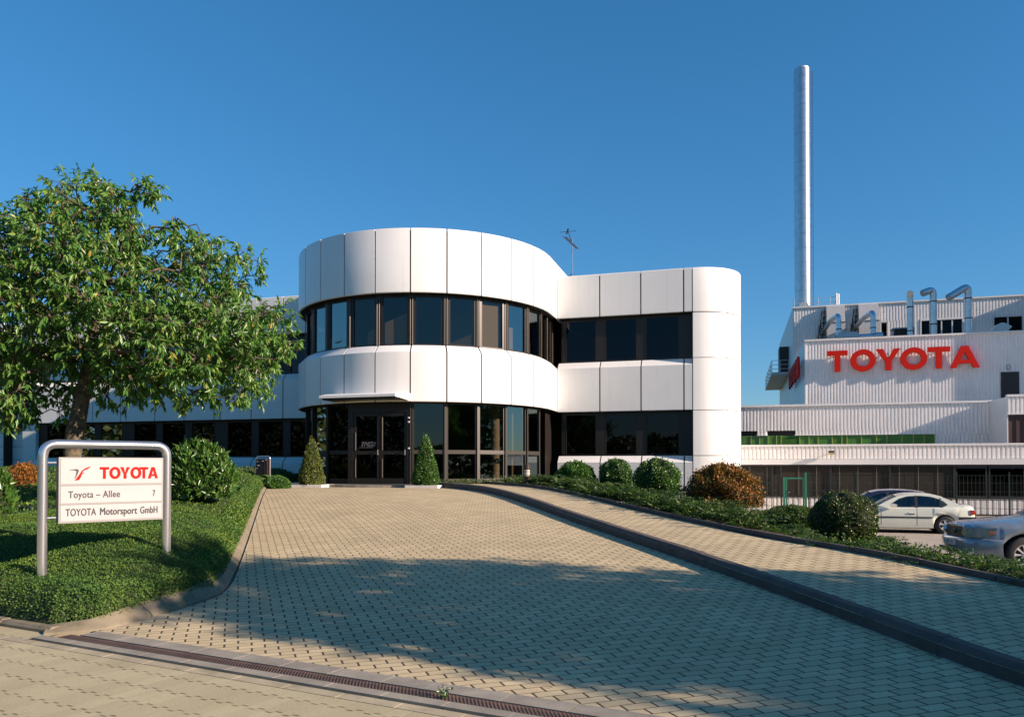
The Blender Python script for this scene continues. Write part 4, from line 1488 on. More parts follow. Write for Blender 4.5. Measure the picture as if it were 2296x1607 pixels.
flue((11.97, 60, 9.98), [(0, 0, 0), (0, 0, 3.92), (-.1, -.55, 3.80)], .215, 'shortest of the three tall hooked exhaust pipes', .35, (1.2, 2.9), 'tall exhaust pipes')
flue((13.45, 60, 9.98), [(0, 0, 0), (0, 0, 4.12), (-.75, -.35, 3.8)], .24, 'middle tall exhaust pipe with a short hook to the left', .42, (1.6, 3.2), 'tall exhaust pipes')
flue((15.63, 60, 9.98), [(0, 0, 0), (0, 0, 4.2), (-1.35, -.55, 3.35)], .25, 'rightmost tall exhaust pipe with a long slanting arm', .42, (1.9, 3.3), 'tall exhaust pipes')
flue((7.38, 61, 10.6), [(0, 0, 0), (0, 0, 2.2), (-.35, 1.4, 2.1), (-.35, 5.6, 2.1)], .19, 'short elbow pipe in front of the left grey casing', .35, (.6, 1.1), 'elbow pipes')
flue((9.72, 61, 10.6), [(0, 0, 0), (0, 0, 2.3), (-.35, 1.4, 2.2), (-.35, 5.6, 2.2)], .19, 'short elbow pipe in front of the right grey casing', .35, (.6, 1.1), 'elbow pipes')
fl = empty('filter_box', (7.1, 60.4, 9.98), 0, 'low grey filter box with a level duct on the hall roof edge', 'filter box')
mb = MB()
mb.add([(0, 0, 1.05), (1.65, 0, 1.05), (1.5, .1, 1.45), (.25, .1, 1.45), (0, 1.2, 1.05), (1.65, 1.2, 1.05), (1.5, 1.1, 1.45), (.25, 1.1, 1.45)],
       [(0, 1, 2, 3), (4, 7, 6, 5), (0, 3, 7, 4), (1, 5, 6, 2), (3, 2, 6, 7)])
mb.box(.02, 1.63, .02, 1.18, .25, 1.05); mb.box(-.04, 1.69, -.04, 1.24, 1.04, 1.09)
mb.build('body', M['grey_sheet'], fl)
mb = MB()
for x in (.1, 1.5): mb.box(x, x + .08, .05, 1.1, 0, .26)
mb.build('foot', M['dark_metal'], fl)
mb = MB(); mb.tube([(1.6, .6, 1.12), (3.0, .6, 1.16)], .21, 18); mb.tube([(2.85, .6, 1.15), (3.25, .6, 1.15)], .26, 18); mb.build('level_duct', M['duct'], fl, 40)
vh = empty('vent_hood', (10.95, 60.6, 9.98), 0, 'grey vent hood with a wide black opening on the hall roof', 'vent hood')
mb = MB()
o1 = [(0, .2), (.12, 1.5), (1.42, 1.62), (1.42, .2)]
mb.box(.02, 1.42, .1, 1.2, 1.55, 1.64)
mb.add([(0, 0, .3), (.12, .02, 1.56), (.12, 1.2, 1.56), (-.1, 1.2, .3)], [(0, 1, 2, 3)])
mb.box(1.38, 1.43, .0, 1.2, .3, 1.6); mb.box(-.05, 1.43, .5, 1.2, 0, .45)
mb.build('hood', M['grey_sheet'], vh)
mb = MB(); mb.box(.08, 1.38, .22, .3, .42, 1.55); mb.build('opening', M['dark'], vh)
ch = empty('curved_cowl', (17.2, 60.4, 9.98), 0, 'curved grey cowl in front of the right dark window on the roof', 'vent cowl')
mb = MB()
arc = [(.0 + 1.2 * (1 - math.cos(R(a))) * .55, .55 + 1.05 * math.sin(R(a))) for a in range(0, 120, 10)]
prof = [(-.15, .3)] + arc + [(1.25, 1.3), (.75, .75), (.5, .3)]
mb.prism(prof, (0, 0, 0), (1, 0, 0), (0, 0, 1), (0, 1, 0), 0, .9)
mb.build('cowl', M['clad_smooth'], ch, 30)
mb = MB(); mb.box(-.1, .5, .1, .8, 0, .32); mb.build('collar', M['grey_sheet'], ch)

# roof rail and chimney
rr_ = empty('roof_railing', (6, 68, 14.5), 0, 'thin steel guard rail on the roof edge beside the chimney', 'railing')
mb = MB()
for z in (.35, .75, 1.15):
    mb.tube([(-1.2, .2, z), (-1.2, 1.6, z)], .02, 6); mb.tube([(-1.2, .2, z), (2.1, .2, z), (2.1, 4, z)], .02, 6)
for x in (-1.2, -.3, .7, 1.6, 2.1): mb.tube([(x, .2, -.2), (x, .2, 1.15)], .022, 6)
mb.tube([(2.1, .2, -.2), (2.1, .2, 1.45)], .07, 8); mb.tube([(2.3, .5, -.2), (2.3, .5, 1.45)], .07, 8)
mb.build('rail', M['galv'], rr_, 40)
chim = empty('steel_chimney', (5.71, 71, 14.3), 0, 'tall shiny round steel chimney rising above the works', 'chimney')
mb = MB()
prof = [(0, 0.0), (22.1, 0.0)]
mb.tube([(0, 0, 0), (0, 0, 22.0)], .665, 40)
o = mb.build('stack', M['steel'], chim, 40)
mb = MB(); mb.tube([(0, 0, 22.0), (0, 0, 22.12)], .60, 40); mb.build('rim', M['galv'], chim, 40)
mb = MB()
mb.tube([(.74, -.1, .6), (.74, -.1, 21.9)], .014, 6); mb.tube([(.90, .2, .6), (.90, .2, 21.9)], .016, 6)
for k in range(70):
    mb.tube([(.74, -.1, .8 + k * .3), (.90, .2, .8 + k * .3)], .008, 4)
for k in range(12):
    mb.tube([(.6, 0, 1 + k * 1.8), (.82, .05, 1 + k * 1.8)], .014, 5)
mb.build('ladder', M['dark_metal'], chim, 40)
mb = MB(); mb.prism([(-.45, 0), (.5, 0), (.5, .8), (.25, 1.25), (-.2, 1.25), (-.45, .8)], (0, -.95, .2), (1, 0, 0), (0, 0, 1), (0, 1, 0), 0, .5); mb.build('inspection_box', M['galv'], chim)
# taller block beyond the right edge of the picture: its shade falls on the halls
tb = empty('tower_block', (30, 56, -.8), 0, 'tall white block beyond the right edge that shades the halls', 'tower block')
mb = MB(); mb.box(22.1, 42, 54.62, 60, 2, 19); mb.build('wall', M['clad_smooth'], tb).matrix_parent_inverse = Matrix.Translation(-Vector(tb.location))
mb = MB(); mb.box(28.5, 46, 64.6, 70, 2, 17.2); mb.build('wall', M['clad_smooth'], tb).matrix_parent_inverse = Matrix.Translation(-Vector(tb.location))

# ------------------------------------------------------------------ capital letters (hand-drawn outlines)
def glyph(ch, W=1.0, H=1.0, s=0.2):
    """list of ('p', outline) and ('r', outer, inner) pieces in a W x H cell"""
    if ch == 'T':
        return [('p', [(0, H - s), (W, H - s), (W, H), (0, H)]), ('p', [(W / 2 - s * .55, 0), (W / 2 + s * .55, 0), (W / 2 + s * .55, H - s), (W / 2 - s * .55, H - s)])]
    if ch == 'O':
        n = 40
        ou = [(W / 2 + W * .5 * math.cos(2 * math.pi * k / n), H / 2 + (H * .52) * math.sin(2 * math.pi * k / n)) for k in range(n)]
        ii = [(W / 2 + (W * .5 - s * 1.12) * math.cos(2 * math.pi * k / n), H / 2 + (H * .52 - s * 1.05) * math.sin(2 * math.pi * k / n)) for k in range(n)]
        return [('r', ou, ii)]
    if ch == 'Y':
        w_ = s * .62
        return [('p', [(W / 2 - w_ * .9, 0), (W / 2 + w_ * .9, 0), (W / 2 + w_ * .9, H * .40), (W / 2 - w_ * .9, H * .40)]),
                ('p', [(W / 2 - w_ * .9, H * .40), (W / 2, H * .40), (W / 2, H * .52), (s * 1.35, H), (0, H)]),
                ('p', [(W / 2, H * .40), (W / 2 + w_ * .9, H * .40), (W, H), (W - s * 1.35, H), (W / 2, H * .52)])]
    if ch == 'A':
        a = s * 1.15
        return [('p', [(0, 0), (a, 0), (W / 2, H * .72), (W / 2, H), (W / 2 - a * .55, H)]),
                ('p', [(W - a, 0), (W, 0), (W / 2 + a * .55, H), (W / 2, H), (W / 2, H * .72)]),
                ('p', [(W * .24, H * .2), (W * .76, H * .2), (W * .70, H * .37), (W * .30, H * .37)])]


def put_glyph(mb, ch, o, ax, ay, an, W, H, s, d0, d1):
    for k, pc in enumerate(glyph(ch, W, H, s)):
        e = .0015 * k                         # pieces of one letter never share a face plane
        if pc[0] == 'p':
            mb.prism(pc[1], o, ax, ay, an, d0 + e, d1 + e)
        else:
            mb.ring(pc[1], pc[2], o, ax, ay, an, d0, d1)


WORD = "TOYOTA"


def wall_letters(name, label, X=None, Yp=None):
    """letters stand proud of the wall on short pins"""
    pass


ls = empty('wall_lettering', (10.4, 56, 7.9), 0, 'row of six big red capital letters on the front of the tall hall', 'lettering')
starts = [6.00, 7.45, 9.02, 10.50, 12.12, 13.42]
wid = [1.28, 1.56, 1.50, 1.60, 1.32, 1.72]
for ch_, x, w_ in zip(WORD, starts, wid):
    mb = MB()
    put_glyph(mb, ch_, (x - 10.4, -.42, .08), (1, 0, 0), (0, 0, 1), (0, 1, 0), w_, 1.42, .32, 0, .17)
    lt = mb.build('letter', M['red'], ls)
    mb = MB()
    for q in (.5,):
        for zz in (.45, 1.2):
            mb.box(x - 10.4 + w_ * q - .03, x - 10.4 + w_ * q + .03, -.26, -.02, zz, zz + .05)
    mb.build('pin', M['galv'], lt)
ls2 = empty('wall_lettering', (4.6, 61.5, 8.4), 0, 'row of six capital letters seen edge-on on the shaded end wall of the tall hall', 'lettering')
for k, ch_ in enumerate(WORD):
    mb = MB()
    yy = 5.0 - k * 1.75
    put_glyph(mb, ch_, (-.42, yy, -.55), (0, -1, 0), (0, 0, 1), (1, 0, 0), 1.45, 1.42, .32, 0, .17)
    lt = mb.build('letter', M['red'], ls2)
    mb = MB(); mb.box(-.26, -.01, yy - .75, yy - .68, .3, .36); mb.build('pin', M['galv'], lt)

# ------------------------------------------------------------------ fence and gate in front of the annex
fz = -.80
def fence_run(x0, x1, label, n):
    f = empty('mesh_fence', (x0, 40.9, fz), 0, label, 'mesh fence', 'green mesh fence panels along the annex')
    mb = MB()
    L = x1 - x0
    x = .08
    while x < L - .02:
        mb.box(x, x + .016, -.006, .006, .08, 1.98); x += .17
    for z in (.1, .4, .8, 1.2, 1.6, 1.96): mb.box(.02, L - .02, -.012, -.007, z, z + .018)
    mb.build('wire_mesh', M['fence'], f)
    for k in range(n):
        mb = MB(); x = L * k / max(1, n - 1); mb.box(x - .03, x + .03, -.035, .025, 0, 2.12); mb.build('post', M['fence'], f)


fence_run(.4, 2.22, 'short green mesh fence left of the green gate', 2)
fence_run(3.52, 14.5, 'long dark mesh fence right of the green gate, behind the cars', 6)
gt = empty('mesh_gate', (2.36, 40.9, fz), 0, 'bright green steel gate with black lock box in the mesh fence', 'gate')
for x in (0, 1.02):
    mb = MB(); mb.box(x - .05, x + .05, -.05, .05, 0, 1.86 if x == 0 else 2.1); mb.build('post', M['gate'], gt)
mb = MB()
mb.box(.07, .14, -.03, .03, .08, 1.84); mb.box(.88, .95, -.03, .03, .08, 1.84); mb.box(.14, .88, -.03, .03, 1.76, 1.84); mb.box(.14, .88, -.03, .03, .08, .15)
lf = mb.build('leaf', M['gate'], gt)
mb = MB()
for k in range(6): mb.box(.22 + k * .11, .23 + k * .11, -.006, .006, .15, 1.76)
mb.build('wire_mesh', M['fence'], lf)
mb = MB(); mb.box(.13, .23, -.06, .05, .95, 1.2); mb.build('lock_box', M['trim'], lf)
mb = MB(); mb.tube([(.17, -.06, 1.1), (.17, -.11, 1.1), (.3, -.11, 1.1)], .012, 6); mb.build('handle', M['chrome'], lf)

# ------------------------------------------------------------------ planting
CAMR = np.array((math.cos(YAW), math.sin(YAW), 0.0))
CAMF = np.array((-math.sin(YAW), math.cos(YAW), 0.0))


def leafy_tree(root, outline, zbase, trunk, n_clu, n_twig, n_leaf, thick, leafL, leafW, mat_leaf, seed=5, min_d=.30):
    """outline: crown silhouette in metres (across, up) about the trunk foot; grown with real depth.
    trunk: [(across, depth, up, radius)] from foot to fork"""
    rg = np.random.default_rng(seed)
    ol = [tuple(p) for p in outline]
    lo, hi = np.min(ol, 0), np.max(ol, 0)
    pts = []
    tries = 0
    while len(pts) < n_clu and tries < 60:
        tries += 1
        c = rg.uniform(lo, hi, size=(1200, 2))
        c = c[in_poly(c, ol)]
        de = d_poly(c, ol)
        half = thick * np.sqrt(np.clip(de / 1.5, 0.02, 1))
        c = c[de > .06]; half = half[de > .06]
        y = rg.uniform(-1, 1, len(c)) * half
        # prefer the outer skin, as leaves do
        keep = rg.random(len(c)) < .35 + .65 * np.abs(y) / (half + 1e-6)
        for (a, b), d in zip(c[keep], y[keep]):
            p = np.array((a, d, b))
            if all(((p - q) ** 2).sum() > min_d * min_d for q in pts[-500:]):
                pts.append(p)
                if len(pts) >= n_clu: break
    pts = np.array(pts)
    # wood: join every cluster to the nearest wood already there, working outwards from the trunk
    nodes = [np.array(t[:3], float) for t in trunk]
    par = [-1] + list(range(len(trunk) - 1))
    n3 = sum(np.sin(pts @ unit(np.array(q)) * 2.3 + k) for k, q in enumerate(((1, .2, .4), (-.3, 1, .5), (.2, -.5, 1), (.7, .7, -.3))))
    pts = pts[n3 < 2.2]
    order = np.argsort(np.linalg.norm(pts - nodes[-1], axis=1))
    path = [np.linalg.norm(nodes[i] - nodes[0]) for i in range(len(nodes))]
    tip = []
    for k in order:
        p = pts[k]
        A = np.array(nodes)
        d = np.linalg.norm(A - p, axis=1)
        cost = d + .22 * np.array(path)
        cost[:max(0, len(trunk) - 3)] = 1e9
        j = int(np.argmin(cost))
        m_ = (nodes[j] + p) / 2 + rg.normal(size=3) * .05 + np.array((0, 0, .06))
        nodes.append(m_); par.append(j); path.append(path[j] + d[j] * .5)
        nodes.append(p); par.append(len(nodes) - 2); path.append(path[j] + d[j])
        tip.append(len(nodes) - 1)
    n = len(nodes)
    wgt = np.zeros(n)
    wgt[tip] = 1
    for i in range(n - 1, 0, -1):
        if par[i] >= 0: wgt[par[i]] += wgt[i]
    rad = .009 * np.maximum(wgt, 1) ** .42
    B = np.stack([CAMR, CAMF, np.array((0, 0, 1.0))])
    W3 = lambda q: np.asarray(q) @ B
    mb = MB()
    mb.tube([W3(t[:3]) for t in trunk], [t[3] for t in trunk], 14)
    nt_ = len(trunk)
    for i in range(nt_, n):
        j = par[i]
        r0 = min(rad[j], trunk[-1][3] * .75) if j < nt_ else rad[j]
        mb.tube([W3(nodes[j]), W3(nodes[i])], [max(r0 * .9, rad[i]), rad[i]], 6 if rad[i] > .03 else 4, cap=False)
    mb.build('trunk', M['bark'], root, 60, fix=False)
    # foliage: drooping fans of leaves on short twigs round each cluster
    A = np.array(nodes)
    base_, ax_, L_, tw = [], [], [], MB()
    for i in tip:
        p = A[i]
        outd = unit(p - A[par[i]])
        for _ in range(n_twig):
            d = unit(outd * .6 + rg.normal(size=3) * .75 + np.array((0, 0, .05)))
            ln = rg.uniform(.12, .36)
            e = p + d * ln + np.array((0, 0, -.10 * ln))
            tw.tube([W3(p), W3(e)], [.005, .0025], 3, cap=False)
            m_ = n_leaf + int(rg.integers(-1, 3))
            s_ = rg.uniform(.35, 1.0, m_)
            b_ = p + (e - p) * s_[:, None]
            a_ = unit(d * .7 + rg.normal(size=(m_, 3)) * .55 + np.array((0, 0, -.75)))
            base_.append(b_); ax_.append(a_); L_.append(leafL * rg.uniform(.65, 1.15, m_))
    base_, ax_, L_ = np.concatenate(base_), np.concatenate(ax_), np.concatenate(L_)
    nrm = rg.normal(size=(len(base_), 3)) * .6 + np.array((.25, -.25, 1.0))
    v, f = leaf_geo(W3(base_), W3(ax_), L_, L_ * leafW / leafL, W3(nrm), .18, .2)
    tw.build('twigs', M['twig'], root, fix=False)
    cr = np_mesh('crown', v, f, mat_leaf, root)
    return cr, len(base_)


ZO = [(-330, 640), (-300, 420), (-160, 300), (0, 250), (60, 262), (120, 330), (160, 320), (175, 258), (205, 268), (250, 205), (300, 172), (370, 165), (400, 118), (470, 108), (520, 66), (590, 66), (630, 110), (670, 112), (700, 160), (745, 165), (770, 130), (865, 98), (950, 160), (985, 215), (1000, 300), (1020, 345), (1060, 350), (1100, 296), (1135, 330), (1200, 318), (1255, 435), (1160, 478), (1060, 470), (1080, 505), (1180, 520), (1290, 488), (1420, 492), (1485, 530), (1455, 620), (1420, 690), (1375, 740), (1370, 800), (1450, 835), (1560, 850), (1660, 845), (1722, 920), (1705, 1010), (1680, 1100), (1570, 1205), (1505, 1190), (1520, 1270), (1490, 1350), (1480, 1420), (1430, 1380), (1370, 1430), (1280, 1455), (1180, 1395), (1110, 1440), (1000, 1455), (920, 1390), (800, 1400), (740, 1330), (690, 1350), (650, 1470), (590, 1460), (560, 1400), (520, 1330), (470, 1290), (440, 1370), (330, 1400), (300, 1490), (230, 1480), (190, 1560), (140, 1490), (100, 1580), (0, 1600), (-150, 1500), (-300, 1200), (-380, 900)]
TD = 13.4
fy = LENS_F / TD
U0 = (160 - 1148) / fy
tb_xy = CAMR * U0 + CAMF * TD
TZ = gz(tb_xy[0], tb_xy[1])
crown = [((x * .3888 - 1148) / fy - U0, EYE + (1045 - (372 + y * .375)) / fy - TZ) for x, y in ZO]
tree = empty('broadleaf_tree', (tb_xy[0], tb_xy[1], TZ), 0, 'green broadleaf tree with drooping leaves behind the sign, at the left edge', 'tree')
trunk = [(0, 0, -.1, .19), (.0, 0, .3, .165), (.01, .0, .9, .15), (.02, 0, 1.5, .142), (.05, .02, 1.9, .15), (.12, .02, 2.25, .135), (.2, .03, 2.7, .12), (.3, .05, 3.2, .10), (.36, .06, 3.8, .075), (.40, .06, 4.5, .05)]
cr, nl = leafy_tree(tree, crown, 0, trunk, 780, 7, 8, 1.9, .14, .046, M['leaf_tree'], 5, .25)


def copy_tree(o, parent=None):
    c = o.copy()
    COL.objects.link(c)
    c.parent = parent
    for ch in [q for q in bpy.data.objects if q.parent == o]:
        copy_tree(ch, c)
    return c


# street trees beyond the right edge: they shade the foot of the drive and stand mirrored in the bay
for (x, y, rz, s_, lab) in SHADE_TREES:
    t_ = copy_tree(tree)
    off_ = CAMR * .9 * s_
    cx_ = off_[0] * math.cos(R(rz)) - off_[1] * math.sin(R(rz)); cy_ = off_[0] * math.sin(R(rz)) + off_[1] * math.cos(R(rz))
    t_.location = (x - cx_, y - cy_, gz(x, y))
    t_.rotation_euler = (0, 0, R(rz))
    t_.scale = (s_, s_, s_)
    t_['label'] = lab
    t_['group'] = 'street trees beyond the right edge'

# --- clipped and loose shrubs
def shrub(name, loc, rx, ry, h, kind, mat_l, mat_c, label, cat, n, L, W, seed=1, grp=None, lump=.08, up=0.2, loose=0.0):
    """kind: ball / cone / dome. One mesh: a dark inner core and a skin of leaves"""
    rg = np.random.default_rng(seed)
    ph = np.linspace(0, math.pi, 13)
    th = np.linspace(0, 2 * math.pi, 25)[:-1]

    def surf(u, a, k=1.0):
        """u 0..1 bottom to top, a angle"""
        if kind == 'cone':
            r_ = (1 - u) ** .85 * .94 + .05
            r_ = np.where(u < .1, r_ * (.80 + 2.0 * u), r_)
            z = u
        elif kind == 'dome':
            z = 1 - (1 - u) ** 1.7
            r_ = np.sqrt(np.clip(1 - z ** 2.4, 0, 1)) * (.90 + .10 * np.minimum(1, z * 3))
        else:
            c = np.cos(math.pi * (1 - u))
            z = .5 + .5 * c
            r_ = np.sqrt(np.clip(1 - c * c, 0, 1)) ** .8
        b = 1 + lump * (np.sin(3 * a + seed) * np.sin(5 * u * 3 + seed * 2) + .6 * np.sin(7 * a + 2 * seed + 9 * u))
        return np.stack([rx * r_ * b * k * np.cos(a), ry * r_ * b * k * np.sin(a), h * (z * (1 + .5 * (b - 1))) * (k if kind != 'ball' else 1) + (0 if kind != 'ball' else 0)], -1)
    u, a = np.meshgrid(np.linspace(0.0, .985, 18), th, indexing='ij')
    V = surf(u, a, .88).reshape(-1, 3)
    i, j = np.meshgrid(np.arange(17), np.arange(24), indexing='ij')
    q0 = (i * 24 + j).ravel(); q1 = (i * 24 + (j + 1) % 24).ravel()
    Fq = np.stack([q0, q1, q1 + 24, q0 + 24], 1)
    Fc = np.concatenate([Fq[:, [0, 1, 2]], Fq[:, [0, 2, 3]]])
    uu = rg.random(n) ** (.75 if kind == 'cone' else 1.0)
    if kind == 'cone': uu = 1 - np.sqrt(rg.random(n)); 
    aa = rg.uniform(0, 2 * math.pi, n)
    kk = 1 - np.abs(rg.normal(size=n)) * .06 + loose * np.abs(rg.normal(size=n))
    kk = kk + np.where(rg.random(n) < .035, rg.uniform(.02, .085, n), 0)
    P = surf(uu, aa, 1.0) * kk[:, None]
    e = 1e-3
    nrm = unit(np.cross(surf(uu, aa + e) - surf(uu, aa - e), surf(np.clip(uu + e, 0, 1), aa) - surf(np.clip(uu - e, 0, 1), aa)))
    thin = np.sin(7 * aa + 3 * seed) * np.sin(9 * uu * 3 + seed) + .6 * np.sin(13 * aa + 11 * uu + seed)
    kk = kk - np.where(thin > .95, .10, 0)
    P = surf(uu, aa, 1.0) * kk[:, None]
    ax = unit(nrm * .9 + rg.normal(size=(n, 3)) * .6 + np.array((0, 0, up)))
    Ls = L * rg.uniform(.6, 1.25, n)
    v, f = leaf_geo(P - ax * (Ls * .45)[:, None], ax, Ls, Ls * W / L, nrm + rg.normal(size=(n, 3)) * .7, .12, .18)
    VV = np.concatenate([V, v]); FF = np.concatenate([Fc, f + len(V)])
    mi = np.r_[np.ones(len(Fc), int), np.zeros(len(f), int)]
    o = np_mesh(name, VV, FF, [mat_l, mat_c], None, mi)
    o.location = loc
    tag(o, label, cat, grp)
    return o


def P_at(px, d):
    """plan position at image column px and distance d along the view"""
    t_ = (px - 1148) / LENS_F
    p = CAMR * t_ * d + CAMF * d
    return p[0], p[1]


def at(px, d, dz=0):
    x, y = P_at(px, d)
    return (x, y, gz(x, y) + dz)


def ht(py, d):
    return EYE + (1045 - py) * d / LENS_F


def place(name, px, d, wpx, ytop, ybot, **kw):
    x, y = P_at(px, d)
    z0 = ht(ybot, d)
    rx = wpx * d / LENS_F / 2
    return shrub(name, (x, y, z0), rx, rx * kw.pop('dep', 1.0), ht(ytop, d) - z0, **kw)


place('cone_shrub', 699, 25.2, 66, 973, 1087, kind='cone', mat_l=M['leaf_boxy'], mat_c=M['core'], label='yellowish clipped cone shrub left of the entrance doors', cat='topiary', n=7000, L=.05, W=.03, seed=2, grp='clipped cones at the entrance', lump=.05)
place('cone_shrub', 955, 24.4, 70, 967, 1087, kind='cone', mat_l=M['leaf_box'], mat_c=M['core'], label='deep green clipped cone shrub right of the entrance doors', cat='topiary', n=7000, L=.055, W=.034, seed=3, grp='clipped cones at the entrance', lump=.04)
for px, d, w_, lab in ((700, 25.2, .95, 'low white kerb stone under the left cone shrub'), (956, 24.4, .9, 'low white kerb stone under the right cone shrub')):
    x, y, z = at(px, d)
    mb = MB(); mb.box(-w_ * .62, w_ * .62, -.42, .42, -.1, .085)
    o = mb.build('planter_base', M['plinth'])
    o.location = (x, y, z)
    tag(o, lab, 'planter base', 'white bases of the cone shrubs')
place('laurel_shrub', 1290, 22.2, 104, 1036, 1100, kind='dome', mat_l=M['leaf_box'], mat_c=M['core'], label='wide bright green shrub nearest the round bay, left of the two round balls', cat='shrub', n=6500, L=.09, W=.045, seed=4, lump=.06, up=.4)
place('ball_shrub', 1381, 22.0, 76, 1030, 1108, kind='ball', mat_l=M['leaf_box'], mat_c=M['core'], label='smaller clipped green ball shrub beside the wide shrub under the white wing', cat='shrub', n=6500, L=.065, W=.04, seed=5, grp='green ball shrubs', lump=.065)
place('ball_shrub', 1473, 20.6, 104, 1031, 1122, kind='ball', mat_l=M['leaf_box'], mat_c=M['core'], label='larger clipped green ball shrub touching the rust orange bush', cat='shrub', n=8500, L=.065, W=.04, seed=6, grp='green ball shrubs', lump=.07)
place('barberry_bush', 1620, 18.6, 166, 1050, 1136, kind='dome', dep=.9, mat_l=M['leaf_orange'], mat_c=M['core_o'], label='large rust orange bush in front of the rounded white corner', cat='bush', n=15000, L=.06, W=.034, seed=7, lump=.13, up=.7, loose=.06)
place('ball_shrub', 1890, 13.7, 146, 1104, 1226, kind='ball', mat_l=M['leaf_dark'], mat_c=M['core'], label='dark green dome-shaped shrub in front of the white car', cat='shrub', n=14000, L=.04, W=.025, seed=8, lump=.05)
place('clipped_hedge', 1775, 20.5, 150, 1133, 1180, kind='dome', dep=.9, mat_l=M['leaf_spray'], mat_c=M['core'], label='low flat-topped hedge in front of the green gate', cat='hedge', n=9000, L=.06, W=.03, seed=9, lump=.05, up=.5)
place('laurel_bush', 442, 14.6, 182, 996, 1112, kind='dome', dep=.8, mat_l=M['leaf_laurel'], mat_c=M['core'], label='big glossy laurel bush right of the sign', cat='bush', n=5200, L=.15, W=.048, seed=10, lump=.07, up=.9, loose=.03)
place('laurel_bush', -22, 13.0, 100, 1052, 1150, kind='dome', mat_l=M['leaf_laurel'], mat_c=M['core'], label='laurel bush cut by the left edge of the picture', cat='bush', n=1600, L=.15, W=.048, seed=12, lump=.07, up=.9, loose=.03)
place('barberry_bush', 56, 18.5, 92, 1040, 1104, kind='dome', mat_l=M['leaf_orange'], mat_c=M['core_o'], label='small rust orange bush left of the sign post', cat='bush', n=7000, L=.06, W=.034, seed=13, lump=.06, up=.5)
place('clipped_hedge', 620, 24.0, 66, 1066, 1096, kind='dome', mat_l=M['leaf_box'], mat_c=M['core'], label='low dark hedge below the letter box', cat='hedge', n=4000, L=.06, W=.035, seed=14, lump=.04)

# --- ground cover on the left bed: a springy mound with leaves all over
LBED = [(p[0] - .2, p[1]) for p in LEFT if p[1] > 6.1]
LBED = [(-6.5, 6.0), (-6.12, 6.25)] + [(p[0] - .2, p[1] + .02) for p in LEFT[1:-1]] + [(-15.6, 23.6), (-17.5, 28.6), (-33, 29), (-40, 26), (-34, 12), (-16, 7.78), (-10, 6.68)]
bp = [tuple(p) for p in LBED]


def bed_h(P, poly, H, k=.5, wob=.10, seed=1):
    d = d_poly(P, poly)
    ins = in_poly(P, poly)
    e = np.clip(d / k, 0, 1)
    Hm = H if seed != 1 else H + .22 * sstep((d - .1) / .9) * sstep((P[:, 1] - 6.7) / 1.3)
    hh = Hm * np.sqrt(1 - (1 - e) ** 2) + wob * e * (nz(P[:, 0], P[:, 1], 1.3, seed) * .7 + nz(P[:, 0], P[:, 1], 3.1, seed + 3) * .4 + nz(P[:, 0], P[:, 1], 9.0, seed + 5) * .12)
    return np.where(ins, hh, -.05), ins


def bed_mesh(poly, H, k, wob, seed, step, box):
    xs = np.arange(box[0], box[1], step); ys = np.arange(box[2], box[3], step)
    X, Y = np.meshgrid(xs, ys, indexing='ij')
    P = np.stack([X.ravel(), Y.ravel()], 1)
    hh, ins = bed_h(P, poly, H, k, wob, seed)
    V = np.c_[P, g(P[:, 0], P[:, 1]) + np.maximum(hh, -.05) - .03]
    i, j = np.meshgrid(np.arange(len(xs) - 1), np.arange(len(ys) - 1), indexing='ij')
    n = len(ys)
    a = (i * n + j).ravel()
    q = np.stack([a, a + n, a + n + 1, a + 1], 1)
    q = q[ins[q].sum(1) >= 2]
    return V, np.concatenate([q[:, [0, 1, 2]], q[:, [0, 2, 3]]])


HL = .33
V0, F0 = bed_mesh(bp, HL, .38, .10, 1, .12, (-40, -5, 5.4, 29.2))
rg = np.random.default_rng(21)
parts_v, parts_f, off = [V0], [F0], len(V0)
mi = [np.ones(len(F0), int)]
cells = [(-11.5, -5, 5.5, 11.5, 190000, .025), (-16, -5.5, 11.5, 17, 70000, .036), (-20, -8, 17, 29, 36000, .055), (-40, -11.5, 6, 17, 26000, .07), (-40, -20, 17, 29, 14000, .09)]
for (xa, xb, ya, yb, n, L) in cells:
    P = np.stack([rg.uniform(xa, xb, n), rg.uniform(ya, yb, n)], 1)
    hh, ins = bed_h(P, bp, HL, .38, .10, 1)
    P, hh = P[ins], hh[ins]
    n = len(P)
    e = .02
    hx = bed_h(P + np.array((e, 0)), bp, HL, .38, .10, 1)[0]
    hy = bed_h(P + np.array((0, e)), bp, HL, .38, .10, 1)[0]
    nr = unit(np.c_[-(hx - hh) / e, -(hy - hh) / e, np.ones(n)])
    steep = np.clip(1 - nr[:, 2], 0, 1)
    z = g(P[:, 0], P[:, 1]) + hh - rg.random(n) * (.02 + .0 * steep) + .012
    base = np.c_[P, z]
    ax = unit(nr * rg.uniform(.15, .9, n)[:, None] + rg.normal(size=(n, 3)) * .6)
    Ls = L * rg.uniform(.6, 1.2, n)
    v, f = leaf_geo(base, ax, Ls, Ls * .62, nr + rg.normal(size=(n, 3)) * .5, .1, .12)
    parts_v.append(v); parts_f.append(f + off); off += len(v)
    mi.append(np.zeros(len(f), int))
